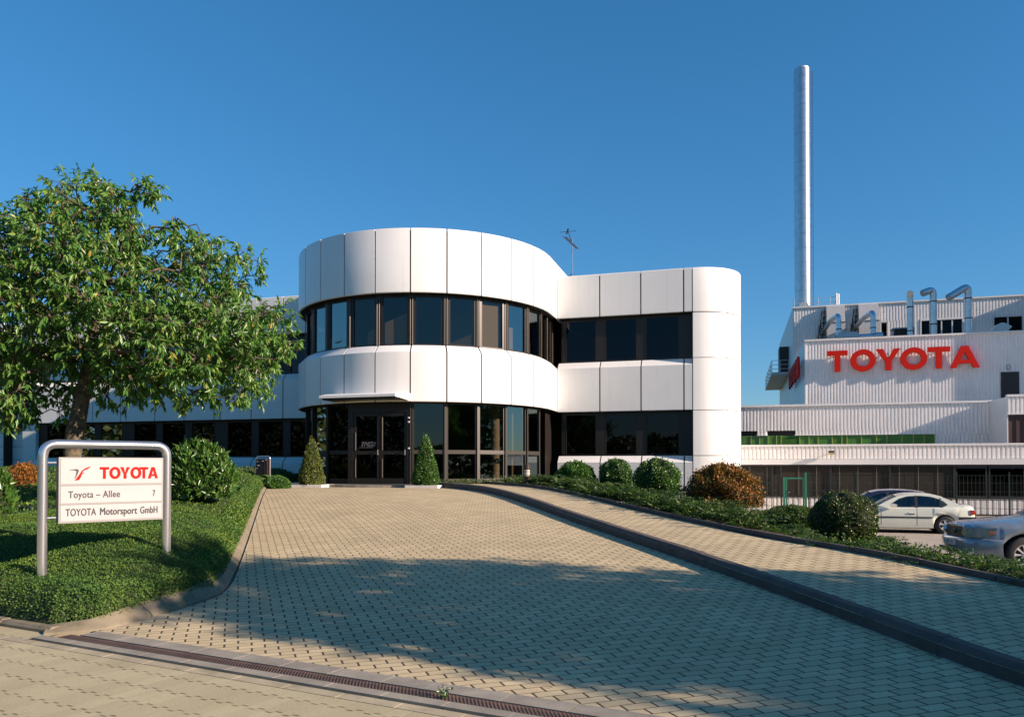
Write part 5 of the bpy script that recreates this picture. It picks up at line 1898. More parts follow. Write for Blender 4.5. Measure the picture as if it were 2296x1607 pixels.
# leaves along the steep rim by the kerb
rim = resample([p for p in bp[:13]], .01)
n = 48000
ii = rg.integers(0, len(rim) - 1, n)
c = rim[ii]
dr = unit(rim[np.minimum(ii + 1, len(rim) - 1)] - rim[np.maximum(ii - 1, 0)])
inw = np.stack([-dr[:, 1], dr[:, 0]], 1)
s_ = rg.random(n)
dd = .36 * s_ ** 1.6 - .03
hz = HL * np.sqrt(1 - (1 - np.clip((dd + .03) / .38, 0, 1)) ** 2) + .02
base = np.c_[c + inw * dd[:, None], g(c[:, 0], c[:, 1]) + hz]
near = np.linalg.norm(base[:, :2], axis=1)
ax = unit(np.c_[-inw * .6, np.full(n, .35)] + rg.normal(size=(n, 3)) * .5)
Ls = .026 * rg.uniform(.6, 1.2, n) * np.clip(near / 9.5, 1, 2.2)
v, f = leaf_geo(base, ax, Ls, Ls * .62, np.c_[-inw, np.ones(n)], .1, .12)
parts_v.append(v); parts_f.append(f + off); mi.append(np.zeros(len(f), int))
o = np_mesh('ground_cover', np.concatenate(parts_v), np.concatenate(parts_f), [M['leaf_cover'], M['cover_base']], None, np.concatenate(mi))
tag(o, 'low dense green ground cover on the left bed', 'ground cover', kind='stuff')

# --- right bed: arching sprays over dark soil
RB_IN = [(3.15, 9.37), (1.92, 11.15), (.55, 12.45), (-1.95, 15.75), (-4.5, 19.7), (-6.3, 22.5), (-7.3, 24.0)]
RB_OUT = [(-6.2, 28.6), (.2, 28.8), (1.6, 25.5), (2.7, 22.0), (3.3, 18.6), (3.3, 15.0), (3.9, 12.0), (5.2, 9.6), (7.0, 7.0), (5.2, 6.3)]
rbp = RB_IN[::-1] + [(4.75, 7.0)] + RB_OUT[::-1]


def bed_top(P):
    hh, ins = bed_h(P, rbp, .24, .7, .08, 9)
    return np.where((P[:, 0] > .4) & (P[:, 1] < 17), hh * .5, hh), ins


V0, F0 = bed_mesh(rbp, .15, .7, .06, 9, .16, (-8, 8, 6, 29.2))
o = np_mesh('soil_bed', V0, F0, M['soil'], smooth=True)
tag(o, kind='structure')
rg = np.random.default_rng(33)
n = 44000
P = np.stack([rg.uniform(-8, 8, n), rg.uniform(6, 29, n)], 1)
hh, ins = bed_top(P)
de = d_poly(P, rbp)
dens = np.clip(1.3 - .035 * P[:, 1], .45, 1)
# a bare soil pocket by the kerb near the dark dome
bare = (np.linalg.norm((P - np.array((.9, 12.6))) / np.array((.9, .55)), axis=1) < 1)
keep = ins & (rg.random(n) < dens) & ~bare & (de > .06)
P, hh = P[keep], hh[keep]
verts, faces, off = [], [], 0
ns = len(P)
K = 17
azs = rg.uniform(0, 2 * math.pi, ns)
ln = rg.uniform(.28, .62, ns) * np.where(rg.random(ns) < .12, 1.35, 1.0)
rise = rg.uniform(.07, .31, ns) * np.where((P[:, 1] < 17) & (P[:, 0] > .4), .55, 1.0)
base0 = np.c_[P, g(P[:, 0], P[:, 1]) + np.maximum(hh, 0) * .8]
allb, alla, alln, allL = [], [], [], []
for k in range(K):
    t_ = (k + 1) / K
    hor = np.stack([np.cos(azs), np.sin(azs)], 1) * (ln * t_)[:, None]
    up_ = rise * (2.0 * t_ - 1.15 * t_ * t_)
    b = base0 + np.c_[hor, up_]
    tan = unit(np.c_[np.stack([np.cos(azs), np.sin(azs)], 1) * ln[:, None], rise * (2.0 - 2.3 * t_)])
    sd = unit(np.cross(tan, np.array((0, 0, 1.0))))
    for sg in (-1, 1):
        a = unit(tan * .7 + sd * sg * .8 + rg.normal(size=(ns, 3)) * .25)
        allb.append(b + rg.normal(size=(ns, 3)) * .008); alla.append(a); alln.append(np.cross(a, sd) * -sg + np.array((0, 0, .5)))
        allL.append((.055 - .018 * t_) * rg.uniform(.7, 1.25, ns) * np.clip(P[:, 1] / 11, .9, 1.7))
allb, alla, alln, allL = map(np.concatenate, (allb, alla, alln, allL))
v, f = leaf_geo(allb, alla, allL, allL * .5, alln, .12, .15)
# low filler leaves
n = 150000
P2 = np.stack([rg.uniform(-8, 8, n), rg.uniform(6, 29, n)], 1)
h2, ins = bed_top(P2)
bare = (np.linalg.norm((P2 - np.array((.9, 12.6))) / np.array((.9, .55)), axis=1) < 1)
k2 = ins & ~bare & (d_poly(P2, rbp) > .1)
P2, h2 = P2[k2], h2[k2]
n = len(P2)
v2, f2 = leaf_geo(np.c_[P2, g(P2[:, 0], P2[:, 1]) + np.maximum(h2, 0) + rg.uniform(-.06, .16, n)], rg.normal(size=(n, 3)) + np.array((0, 0, .5)), .055 * rg.uniform(.7, 1.3, n), .028, None, .1, .15)
o = np_mesh('ground_cover', np.concatenate([v, v2]), np.concatenate([f, f2 + len(v)]), M['leaf_spray'])
tag(o, 'arching dark green sprays covering the right bed', 'ground cover', kind='stuff')
# thin planting at the foot of the bay glazing
rg = np.random.default_rng(40)
n = 240
ph = R(rg.uniform(24, 92, n)) if False else np.radians(rg.uniform(24, 92, n))
rr2 = RD + rg.uniform(.05, .55, n)
P = np.stack([CX0 + rr2 * np.sin(ph), CY0 - rr2 * np.cos(ph)], 1)
bb, aa, LL = [], [], []
for k in range(9):
    az = rg.uniform(0, 6.28, n); t_ = rg.random(n)
    b = np.c_[P + np.stack([np.cos(az), np.sin(az)], 1) * (.16 * t_)[:, None], g(P[:, 0], P[:, 1]) + .02 + .22 * t_]
    bb.append(b); aa.append(np.c_[np.cos(az), np.sin(az), rg.uniform(-.1, .8, n)]); LL.append(rg.uniform(.05, .10, n))
bb, aa, LL = map(np.concatenate, (bb, aa, LL))
v, f = leaf_geo(bb, aa, LL, LL * .45, None, .15, .15)
o = np_mesh('ground_cover', v, f, M['leaf_spray'])
tag(o, 'sparse low plants along the white foot of the round bay', 'ground cover', kind='stuff')
# sprig of weed in the drain
rg = np.random.default_rng(50)
pw = dline(4.2, -.1)
n = 60
az = rg.uniform(0, 6.28, n); t_ = rg.random(n)
v, f = leaf_geo(np.c_[np.stack([np.cos(az), np.sin(az)], 1) * (.05 * t_)[:, None], .07 * t_], np.c_[np.cos(az), np.sin(az), rg.uniform(0, .9, n)], rg.uniform(.015, .03, n), .013)
o = np_mesh('weed', v, f, M['leaf_laurel'])
o.location = (pw[0], pw[1], .0)
tag(o, 'small green weed growing out of the drain grate', 'weed')

# a few fallen leaves on the paving
rg = np.random.default_rng(61)
n = 90
P = np.stack([rg.uniform(-12, 3, n), rg.uniform(5.2, 20, n)], 1)
xl = np.interp(P[:, 1], [p[1] for p in LEFT[2:]], [p[0] for p in LEFT[2:]])
xr = np.interp(P[:, 1], [p[1] for p in DIV], [p[0] for p in DIV])
P = P[(P[:, 0] > xl + .05) & (P[:, 0] < xr - .05)]
n = len(P)
az = rg.uniform(0, 6.28, n)
v, f = leaf_geo(np.c_[P, g(P[:, 0], P[:, 1]) + .006], np.c_[np.cos(az), np.sin(az), np.zeros(n)], rg.uniform(.02, .05, n), .018, np.tile((0, 0, 1.0), (n, 1)), -.1, .3)
o = np_mesh('fallen_leaves', v, f, M['leaf_fallen'])
tag(o, 'few dry fallen leaves scattered on the driveway', 'leaf litter', kind='stuff')

# ------------------------------------------------------------------ cars (local: nose at x=0 pointing to -X, ground z=0)
def car(name, loc, rz, label, P, paint, group='cars parked on the paved yard'):
    root = empty(name, loc, rz, label, 'car', group)
    L, Wd = P['L'], P['W'] / 2
    xw = P['wheels']; rw = P['rw']; Ra = rw + .055; zc = rw
    itp = lambda x, pts: np.interp(x, [p[0] for p in pts], [p[1] for p in pts])
    xs = set(np.linspace(0, L, 46).tolist() + [.02, .06, .12, L - .02, L - .07, L - .15])
    for c in xw:
        for a in np.linspace(-1, 1, 15): xs.add(c + a * Ra)
        xs.add(c - Ra - .004); xs.add(c + Ra + .004)
    xs = sorted(xs)
    secs = []
    for x in xs:
        zb = itp(x, P['sill'])
        for c in xw:
            if abs(x - c) <= Ra + 1e-6:
                zb = max(zb, zc + math.sqrt(max(0, Ra * Ra - (x - c) ** 2)))
        zs, zt = itp(x, P['shoulder']), itp(x, P['top'])
        w_ = Wd * itp(x, P['plan'])
        zb = min(zb, zs - .06)
        h = zs - zb
        half = [(w_ * .96, zb), (w_ * .99, zb + h * .2), (w_, zb + h * .5), (w_ * .985, zb + h * .82), (w_ * .955, zs - .015), (w_ * .90, zs + (zt - zs) * .35), (w_ * .55, zs + (zt - zs) * .85), (0, zt)]
        secs.append([(x, -a, b) for a, b in half] + [(x, a, b) for a, b in half[:-1][::-1]])
    n = len(secs[0])
    mb = MB()
    mb.add([p for s_ in secs for p in s_],
           [(i * n + k, i * n + k + 1, (i + 1) * n + k + 1, (i + 1) * n + k) for i in range(len(secs) - 1) for k in range(n - 1)]
           + [tuple(range(n)), tuple((len(secs) - 1) * n + k for k in range(n))[::-1]])
    body = mb.build('body', paint, root, 38)
    mb = MB()
    mb.box(.35, L - .35, -Wd * .86, Wd * .86, .17, .30)
    mb.box(1.35, L - .9, -Wd * .62, Wd * .62, .3, P['belt'] - .12)
    mb.build('underbody', M['rubber'], root)
    # greenhouse
    belt = P['belt']; tilt = .30
    wl = Wd * .93
    up = np.array((0, 0, 1.0))
    sil, dlo = P['glasshouse'], P['dlo']
    zr = max(p[1] for p in sil)

    def around(poly, c, m_=48):
        out = []
        pl = [np.array(p, float) for p in poly] + [np.array(poly[0], float)]
        for k in range(m_):
            a = 2 * math.pi * k / m_
            d = np.array((math.cos(a), math.sin(a)))
            best = None
            for p, q in zip(pl[:-1], pl[1:]):
                e = q - p
                den = d[0] * e[1] - d[1] * e[0]
                if abs(den) < 1e-9: continue
                r_ = p - np.array(c)
                t_ = (r_[0] * e[1] - r_[1] * e[0]) / den
                s_ = (r_[0] * d[1] - r_[1] * d[0]) / den
                if t_ > 0 and -1e-6 <= s_ <= 1 + 1e-6 and (best is None or t_ > best): best = t_
            out.append(tuple(np.array(c) + d * (best or .01)))
        return out
    cen = (sum(p[0] for p in dlo) / len(dlo), sum(p[1] for p in dlo) / len(dlo))
    ou, ii = around(sil, cen), around(dlo, cen)
    tops = sil[:-2]
    H = lambda z: z - belt
    for sg in (-1, 1):
        ay = unit(np.array((0, -sg * tilt, 1.0))) * math.sqrt(1 + tilt * tilt)
        o = np.array((0, sg * wl, belt)); an = unit(np.array((0, sg * 1.0, tilt)))
        mb = MB()
        mb.ring([(x, H(z)) for x, z in ou], [(x, H(z)) for x, z in ii], o, (1, 0, 0), ay, an, -.02, .0)
        mb.build('window_surround', paint, root)
        mb = MB()
        mb.prism([(x, H(z)) for x, z in dlo], o, (1, 0, 0), ay, an, -.016, -.008)
        gl = mb.build('side_window', M['car_glass'], root)
        mb = MB()
        bo = [(x, H(z)) for x, z in around(dlo, cen)]
        bi = [(cen[0] + (x - cen[0]) * .975, H(cen[1] + (z - cen[1]) * .90)) for x, z in around(dlo, cen)]
        mb.ring(bo, bi, o, (1, 0, 0), ay, an, -.01, .004)
        bz = [p[1] for p in dlo]
        for bx, bw in P['pillars']:
            zt_ = np.interp(bx, [p[0] for p in tops], [p[1] for p in tops])
            mb.prism([(bx - bw, 0.01), (bx + bw, .01), (bx + bw * .8, H(zt_) - .05), (bx - bw * .8, H(zt_) - .05)], o, (1, 0, 0), ay, an, -.01, .003)
        mb.build('window_trim', M['trim'], root)
        # doors: shut lines, handles, side strip, mirror
        mb = MB()
        yl = Wd * .999 * sg
        zs_ = lambda x: float(itp(x, P['shoulder']))
        for x, z0, z1 in P['shuts']:
            zs = np.linspace(z0, z1, 9)
            zb_, zz_ = float(itp(x, P['sill'])), zs_(x)
            f_ = np.interp((zs - zb_) / (zz_ - zb_), [0, .2, .5, .82, 1], [.96, .99, 1, .985, .95])
            wy = Wd * float(itp(x, P['plan'])) * f_ + .0025
            for k in range(8):
                mb.quad((x, sg * wy[k], zs[k]), (x + .014, sg * wy[k], zs[k]), (x + .014, sg * wy[k + 1], zs[k + 1]), (x, sg * wy[k + 1], zs[k + 1]))
        mb.build('door_gap', M['trim'], root, fix=False)
        for hx in P['handles']:
            mb = MB()
            mb.box(hx, hx + .2, min(yl - sg * .03, yl + sg * .018), max(yl - sg * .03, yl + sg * .018), belt - .20, belt - .16)
            h_ = mb.build('door_handle', paint, root)
            mb = MB(); mb.box(hx + .01, hx + .19, min(yl - sg * .03, yl + sg * .008), max(yl - sg * .03, yl + sg * .008), belt - .225, belt - .20); mb.build('handle_recess', M['trim'], h_)
        if P.get('strip'):
            x0, x1, z = P['strip']
            mb = MB(); mb.box(x0, x1, min(yl - sg * .03, yl + sg * .012), max(yl - sg * .03, yl + sg * .012), z - .025, z + .025); mb.build('side_strip', M['trim'], root)
            mb = MB(); mb.box(x0 - .13, x0 - .03, min(yl - sg * .05, yl + sg * .006), max(yl - sg * .05, yl + sg * .006), z - .01, z + .045); mb.build('side_indicator', M['lamp_amber'], root)
        mx = dlo[0][0] + .12
        mb = MB()
        mb.prism([(0, 0), (.2, .0), (.22, .10), (.1, .14), (0, .1)], (mx, sg * (wl + .06), belt + .02), (1, 0, 0), (0, 0, 1), (0, sg, 0), 0, .14)
        mb.build('side_mirror', paint, root)
    # roof skin between the two sides
    rt = [p for p in tops if p[1] > belt + .25]
    mb = MB()
    vs = []
    xr = np.linspace(rt[0][0], rt[-1][0], 14)
    for x in xr:
        z = float(np.interp(x, [p[0] for p in tops], [p[1] for p in tops]))
        wt = wl - tilt * (z - belt)
        for k in range(9):
            q = -1 + 2 * k / 8
            vs.append((x, q * wt, z + .045 * (1 - q * q)))
    mb.add(vs, [(i * 9 + k, i * 9 + k + 1, (i + 1) * 9 + k + 1, (i + 1) * 9 + k) for i in range(13) for k in range(8)])
    mb.build('roof', P.get('roof', paint), root, 60)
    sidx = [p[0] for p in sil]; sidz = [p[1] for p in sil]

    def screen(nm, pts):
        mb = MB(); vs = []
        for x, z in pts:
            wt = wl - tilt * (z - belt) - .03
            for k in range(7):
                q = -1 + 2 * k / 6
                vs.append((x + (-.05 if nm == 'windscreen' else .05) * (1 - q * q), q * wt, z + .02 * (1 - q * q)))
        m_ = len(pts)
        mb.add(vs, [(i * 7 + k, i * 7 + k + 1, (i + 1) * 7 + k + 1, (i + 1) * 7 + k) for i in range(m_ - 1) for k in range(6)])
        mb.build(nm, M['car_glass'], root, 60)
    screen('windscreen', [p for p in tops if p[0] <= rt[0][0] + 1e-6])
    screen('rear_window', [p for p in tops if p[0] >= rt[-1][0] - 1e-6])
    # seats
    for sx in P['seats']:
        for sy in (-.36, .36):
            mb = MB()
            mb.box(sx, sx + .14, sy - .22, sy + .22, .5, belt + .18); mb.box(sx + .02, sx + .11, sy - .12, sy + .12, belt + .18, belt + .36)
            mb.build('seat', M['seat'], root)
    # wheels
    for c in xw:
        for sg in (-1, 1):
            y0 = sg * (Wd - .21)
            wh = bpy.data.objects.new('wheel', None); COL.objects.link(wh); wh.parent = root
            wh.location = (c, sg * (Wd - .115), zc)
            mb = MB()
            prof = [(.6, -.095), (.9, -.1), (.985, -.08), (1.0, -.04), (1.0, .04), (.985, .08), (.9, .1), (.66, .095)]
            m_ = 32
            vs = [(rw * r_ * math.cos(2 * math.pi * k / m_), y * 1.0, rw * r_ * math.sin(2 * math.pi * k / m_)) for k in range(m_) for r_, y in prof]
            q = len(prof)
            mb.add(vs, [(k * q + e, k * q + e + 1, ((k + 1) % m_) * q + e + 1, ((k + 1) % m_) * q + e) for k in range(m_) for e in range(q - 1)])
            t_ = mb.build('tyre', M['rubber'], wh, 40)
            mb = MB()
            rr = rw * .66
            ou = [(rr * math.cos(2 * math.pi * k / 40), rr * math.sin(2 * math.pi * k / 40)) for k in range(40)]
            ii = [(x * .86, z * .86) for x, z in ou]
            mb.ring(ou, ii, (0, sg * .06, 0), (1, 0, 0), (0, 0, 1), (0, sg, 0), 0, .03)
            ns = P['spokes']
            for k in range(ns):
                a = 2 * math.pi * k / ns + .3
                d = np.array((math.cos(a), math.sin(a))); e = np.array((-d[1], d[0]))
                sw = P['spoke_w']
                pts = [d * .02 + e * sw, d * .02 - e * sw, d * rr * .5 - e * sw * .8, d * rr * .9 - e * sw * 1.5, d * rr * .9 + e * sw * 1.5, d * rr * .5 + e * sw * .8]
                mb.prism([tuple(p) for p in pts[::-1]], (0, sg * .05, 0), (1, 0, 0), (0, 0, 1), (0, sg, 0), 0, .03)
            mb.tube([(0, sg * .04, 0), (0, sg * .095, 0)], rr * .2, 16)
            mb.build('rim', M['alloy'], wh, 40)
            mb = MB(); mb.tube([(0, -sg * .02, 0), (0, sg * .03, 0)], rr * .98, 28); mb.build('hub_well', M['trim'], wh)
    return root, Wd


avP = dict(L=4.5, W=1.71, wheels=(.90, 3.53), rw=.315, belt=.91,
           sill=[(0, .30), (.12, .22), (.5, .22), (1.3, .20), (3.1, .20), (3.95, .24), (4.4, .28), (4.5, .34)],
           shoulder=[(0, .60), (.15, .68), (.7, .79), (1.25, .89), (1.6, .905), (3.4, .93), (3.9, .96), (4.35, .965), (4.46, .93), (4.5, .85)],
           top=[(0, .63), (.15, .73), (.7, .87), (1.25, .955), (1.6, .96), (3.4, .97), (3.9, 1.03), (4.35, 1.035), (4.46, .99), (4.5, .88)],
           plan=[(0, .66), (.06, .76), (.2, .87), (.5, .95), (1.0, .99), (2, 1), (3.4, 1), (4.0, .975), (4.3, .92), (4.45, .84), (4.5, .78)],
           glasshouse=[(1.22, .90), (1.55, 1.09), (1.98, 1.31), (2.3, 1.385), (2.75, 1.405), (3.15, 1.375), (3.5, 1.29), (3.85, 1.13), (4.12, .985), (4.16, .955), (3.2, .90), (2.0, .89)],
           dlo=[(1.62, .93), (1.72, 1.0), (2.08, 1.24), (2.35, 1.325), (2.75, 1.345), (3.1, 1.315), (3.4, 1.22), (3.62, 1.08), (3.66, .95)],
           pillars=[(2.62, .05), (3.40, .025)], shuts=[(2.62, .28, .9), (1.45, .28, .86)], handles=(2.36, 3.30), strip=(1.36, 3.12, .575), seats=(2.35, 3.35), spokes=5, spoke_w=.035)
z_c = -.77
c1, W1 = car('parked_saloon', (7.13 - 3.53, 30.3 + .85, gz(7, 30.4) - .03), 0, 'pale cream white saloon seen from the side with black side strip', avP, M['car_white'])
for sg in (-1, 1):
    mb = MB(); mb.prism([(0, 0), (.14, -.0), (.15, .07), (.10, .17), (.04, .175)], (4.335, sg * (W1 * .90), .70), (1, 0, 0), (0, 0, 1), (0, sg, 0), -.12, .035)
    mb.build('tail_light', M['lamp_red'], c1)
    mb = MB(); mb.prism([(0, 0), (.35, .03), (.30, .11), (.05, .10)], (.07, sg * W1 * .80, .56), (1, 0, 0), (0, 0, 1), (0, sg, 0), -.1, .02); mb.build('headlight', M['lamp_clear'], c1)
mb = MB(); 
for sg in (-1, 1): mb.box(3.95, 4.47, min(sg * W1 * .86, sg * W1 * .985), max(sg * W1 * .86, sg * W1 * .985), .52, .615)
mb.box(4.46, 4.53, -W1 * .86, W1 * .86, .52, .615)
mb.build('bumper_strip', M['trim'], c1)
blP = dict(avP)
blP = {**avP, 'roof': M['roof_sunlit'], 'glasshouse': [(1.15, .90), (1.5, 1.12), (1.9, 1.34), (2.25, 1.425), (2.8, 1.45), (3.4, 1.43), (3.9, 1.36), (4.25, 1.1), (4.38, .93), (3.2, .90), (2.0, .89)],
       'dlo': [(1.55, .93), (1.68, 1.03), (2.02, 1.26), (2.35, 1.36), (2.8, 1.385), (3.3, 1.36), (3.75, 1.28), (4.05, 1.05), (4.05, .95)], 'pillars': [(2.55, .06), (3.45, .06)], 'strip': (1.36, 3.12, .575)}
car('parked_estate', (3.30, 34.3, gz(5, 34) - .03), 0, 'dark blue car with sun sheen coloured into its roof, half hidden behind the white saloon', blP, M['car_blue'])
lxP = dict(L=4.8, W=1.80, wheels=(.84, 3.70), rw=.325, belt=.95,
           sill=[(0, .34), (.12, .22), (.5, .2), (1.3, .2), (3.3, .2), (4.3, .26), (4.8, .34)],
           shoulder=[(0, .72), (.06, .76), (.25, .80), (.8, .83), (1.35, .93), (1.7, .95), (3.7, .97), (4.2, .99), (4.7, .96), (4.8, .86)],
           top=[(0, .81), (.06, .845), (.25, .885), (.8, .95), (1.35, 1.0), (1.7, 1.0), (3.7, 1.0), (4.2, 1.06), (4.7, 1.02), (4.8, .9)],
           plan=[(0, .60), (.05, .70), (.14, .80), (.35, .89), (.7, .96), (1.2, 1), (3.7, 1), (4.3, .96), (4.65, .88), (4.8, .78)],
           glasshouse=[(1.32, .94), (1.7, 1.14), (2.1, 1.33), (2.5, 1.41), (3.0, 1.43), (3.4, 1.40), (3.75, 1.32), (4.1, 1.17), (4.3, 1.0), (3.2, .94), (2.0, .93)],
           dlo=[(1.75, .97), (1.9, 1.06), (2.25, 1.28), (2.55, 1.35), (3.0, 1.37), (3.35, 1.34), (3.65, 1.24), (3.85, 1.1), (3.85, .99)],
           pillars=[(2.8, .05)], shuts=[(2.8, .3, .93), (1.55, .3, .9)], handles=(2.5, 3.5), seats=(2.5, 3.5), spokes=9, spoke_w=.016)
c3, W3_ = car('parked_saloon', (4.08, 16.6, -.33), R(7), 'silver blue saloon cut by the right edge, nose towards the hedge', lxP, M['car_silver'])
W = W3_
mb = MB()
mb.prism([(-.30, 0), (.30, 0), (.36, .23), (.33, .26), (-.33, .26), (-.36, .23)], (-.012, 0, .585), (0, 1, 0), (.1, 0, .85), (-1, 0, 0), -.06, .012)
gq = mb.build('grille', M['trim'], c3)
mb = MB()
for k in range(7):
    z = .60 + k * .027
    mb.box(-.033 + (z - .585) * .1, -.01 + (z - .585) * .1, -.30, .30, z, z + .008)
mb.build('grille_bar', M['rubber'], gq)
mb = MB()
ou = [(.055 * math.cos(2 * math.pi * k / 24), .042 * math.sin(2 * math.pi * k / 24)) for k in range(24)]
mb.ring(ou, [(x * .8, z * .8) for x, z in ou], (-.02, 0, .70), (0, 1, 0), (0, 0, 1), (-1, 0, 0), 0, .03)
mb.prism([(-.022, -.026), (.03, -.026), (.03, -.016), (-.01, -.016), (.012, .026), (0, .026)], (-.02, 0, .70), (0, -1, 0), (0, 0, 1), (-1, 0, 0), 0, .028)
mb.build('emblem', M['chrome'], gq)
mb = MB()
ou = [(-.345, -.005), (.345, -.005), (.405, .255), (.355, .283), (-.355, .283), (-.405, .255)]
ii = [(-.33, .015), (.33, .015), (.38, .24), (.345, .265), (-.345, .265), (-.38, .24)]
mb.ring(ou, ii, (-.012, 0, .575), (0, 1, 0), (.1, 0, .85), (-1, 0, 0), -.05, .018)
mb.build('grille_frame', M['car_silver'], c3)
for sg in (-1, 1):
    mb = MB()
    # wrap-round lamp: follows the nose from beside the grille to the wing
    pts = [(-.006, .405), (-.004, .525), (.05, .632), (.12, .705), (.24, .772), (.37, .812)]
    vs = []
    for k, (x, y) in enumerate(pts):
        zt_ = .775 + .006 * k; zb_ = .625 + (.055 if k == 5 else .0) + (.02 if k == 4 else 0)
        vs += [(x - .012, sg * (y + .014), zb_), (x - .004, sg * (y + .010), zt_)]
    for k, (x, y) in enumerate(pts):
        vs += [(x + .1, sg * (y - .06), .64), (x + .1, sg * (y - .06), .76)]
    fs = [(2 * k, 2 * k + 2, 2 * k + 3, 2 * k + 1) for k in range(5)] + [(2 * k, 2 * k + 12, 2 * k + 14, 2 * k + 2) for k in range(5)] + [(2 * k + 1, 2 * k + 3, 2 * k + 15, 2 * k + 13) for k in range(5)]
    mb.add(vs, fs)
    hl = mb.build('headlight', M['lamp_clear'], c3, 50)
    mb = MB()
    for (x, y) in ((-.012, .475), (.045, .60)):
        d = unit(np.array((-1.0, sg * .55, 0)))
        c = np.array((x, sg * y, .70))
        mb.tube([c - d * .03, c + d * .022], .058, 18)
    mb.build('reflector', M['lamp_chrome'], hl, 40)
    mb = MB(); c = np.array((.26, sg * .79, .71)); mb.tube([c - np.array((.0, 0, 0)), c + np.array((.08, sg * .035, 0.01))], .022, 8); mb.build('indicator', M['lamp_amber'], hl)
    mb = MB(); mb.box(-.045, .08, sg * .60 - .09, sg * .60 + .09, .30, .36); mb.build('fog_lamp', M['lamp_clear'], c3)
mb = MB()
bp_ = [(.47, -.895), (.30, -.865), (.12, -.76), (-.01, -.60), (-.075, -.30), (-.085, 0)]
bp_ = bp_ + [(x, -y) for x, y in bp_[:-1][::-1]]
vs = []
for x, y in bp_:
    for dx, z in ((.06, .25), (.0, .29), (-.015, .40), (-.015, .54), (.01, .585), (.08, .60)):
        vs.append((x + dx, y * (1 - dx * .12), z))
mb.add(vs, [(i * 6 + k, i * 6 + k + 1, i * 6 + k + 7, i * 6 + k + 6) for i in range(len(bp_) - 1) for k in range(5)])
mb.build('front_bumper', M['car_silver'], c3, 50)
mb = MB(); mb.box(-.112, .05, -.36, .36, .30, .37); mb.build('air_intake', M['trim'], c3)
mb = MB(); mb.box(-.125, -.10, -.26, .26, .44, .55); pl_ = mb.build('number_plate', M['plate'], c3)


def text_mesh(name, body, size, m, extrude=.001, sx=1.0, width=None, space=1.0, bold=0.0):
    cu = bpy.data.curves.new(name, 'FONT')
    cu.body = body
    cu.size = size
    cu.extrude = extrude
    cu.space_character = space
    to = bpy.data.objects.new(name, cu)
    COL.objects.link(to)
    dg = bpy.context.evaluated_depsgraph_get()
    me = bpy.data.meshes.new_from_object(to.evaluated_get(dg))
    bpy.data.objects.remove(to)
    bpy.data.curves.remove(cu)
    v = np.zeros(len(me.vertices) * 3, np.float32)
    me.vertices.foreach_get('co', v)
    v = v.reshape(-1, 3)
    v[:, 0] -= v[:, 0].min()
    w0 = v[:, 0].max()
    if width: v[:, 0] *= width / w0
    else: v[:, 0] *= sx
    me.vertices.foreach_set('co', v.ravel())
    if bold:                                   # heavier strokes: nudged copies, each a hair behind the last
        bm = bmesh.new()
        for k, (dx, dy) in enumerate(((bold, 0), (-bold, 0), (0, bold), (0, -bold), (0, 0))):
            m2 = me.copy(); m2.transform(Matrix.Translation((dx, dy, -.00012 * k))); bm.from_mesh(m2); bpy.data.meshes.remove(m2)
        bm.to_mesh(me); bm.free()
    me.materials.clear(); me.materials.append(m)
    me.update()
    o = bpy.data.objects.new(name, me)
    COL.objects.link(o)
    return o


tx = text_mesh('plate_lettering', 'K AM 355', .095, M['black_ink'], .001, width=.42)
tx.parent = pl_
tx.matrix_local = Matrix.Translation((-.127, .21, .46)) @ Matrix(((0, 0, -1, 0), (-1, 0, 0, 0), (0, 1, 0, 0), (0, 0, 0, 1)))

# ------------------------------------------------------------------ name board
SL, SR = np.array(P_at(96, 8.6)), np.array(P_at(374, 9.5))
sd = unit(SR - SL); sn = np.array((sd[1], -sd[0])); SW = float(np.linalg.norm(SR - SL))
ang = math.atan2(sd[1], sd[0])
zg = gz(*((SL + SR) / 2))
sign = empty('sign_board', (SL[0], SL[1], zg), ang, 'white company name board in a bent steel tube frame on the left bed', 'sign')
ztop = 1.855 - zg
mb = MB()
mb.tube(bend([(0, 0, -.3), (0, 0, ztop), (SW, 0, ztop), (SW, 0, -.3)], .15, 10), .052, 20)
mb.build('tube_frame', M['chrome'], sign, 60)
b0, b1, zb0, zb1 = .15, SW - .06, .955 - zg, 1.70 - zg
BW, BH = b1 - b0, zb1 - zb0
mb = MB(); mb.box(b0, b1, -.042, .075, zb0, zb1); bd = mb.build('board', M['sign_side'], sign)
mb = MB(); mb.box(b0 - .002, b1 + .002, -.052, -.040, zb0 - .004, zb1 + .004); mb.build('face_frame', M['sign_frame'], bd)
fr = [(0.015, .405), (.44, .70), (.73, .975)]
for k, (a, b) in enumerate(fr):
    mb = MB(); mb.box(b0 + .018, b1 - .018, -.056, -.05, zb1 - b * BH, zb1 - a * BH)
    mb.build('face_panel', M['sign_white'], bd)
for a in (.4225, .715):
    mb = MB(); mb.box(b0 + .012, b1 - .012, -.058, -.05, zb1 - a * BH - .006, zb1 - a * BH + .006); mb.build('divider_bar', M['sign_frame'], bd)
for zz in (zb1 - .06, zb0 + .06):
    for xa, xb in ((.0, b0), (b1, SW)):
        mb = MB(); mb.tube([(xa, 0.0, zz), (xb + .01, 0.0, zz)], .014, 8); mb.build('fixing_pin', M['chrome'], sign, 40)


def fpt(u, v):
    """board face: u along, v down, both 0..1"""
    return (b0 + u * BW, -.0585, zb1 - v * BH)


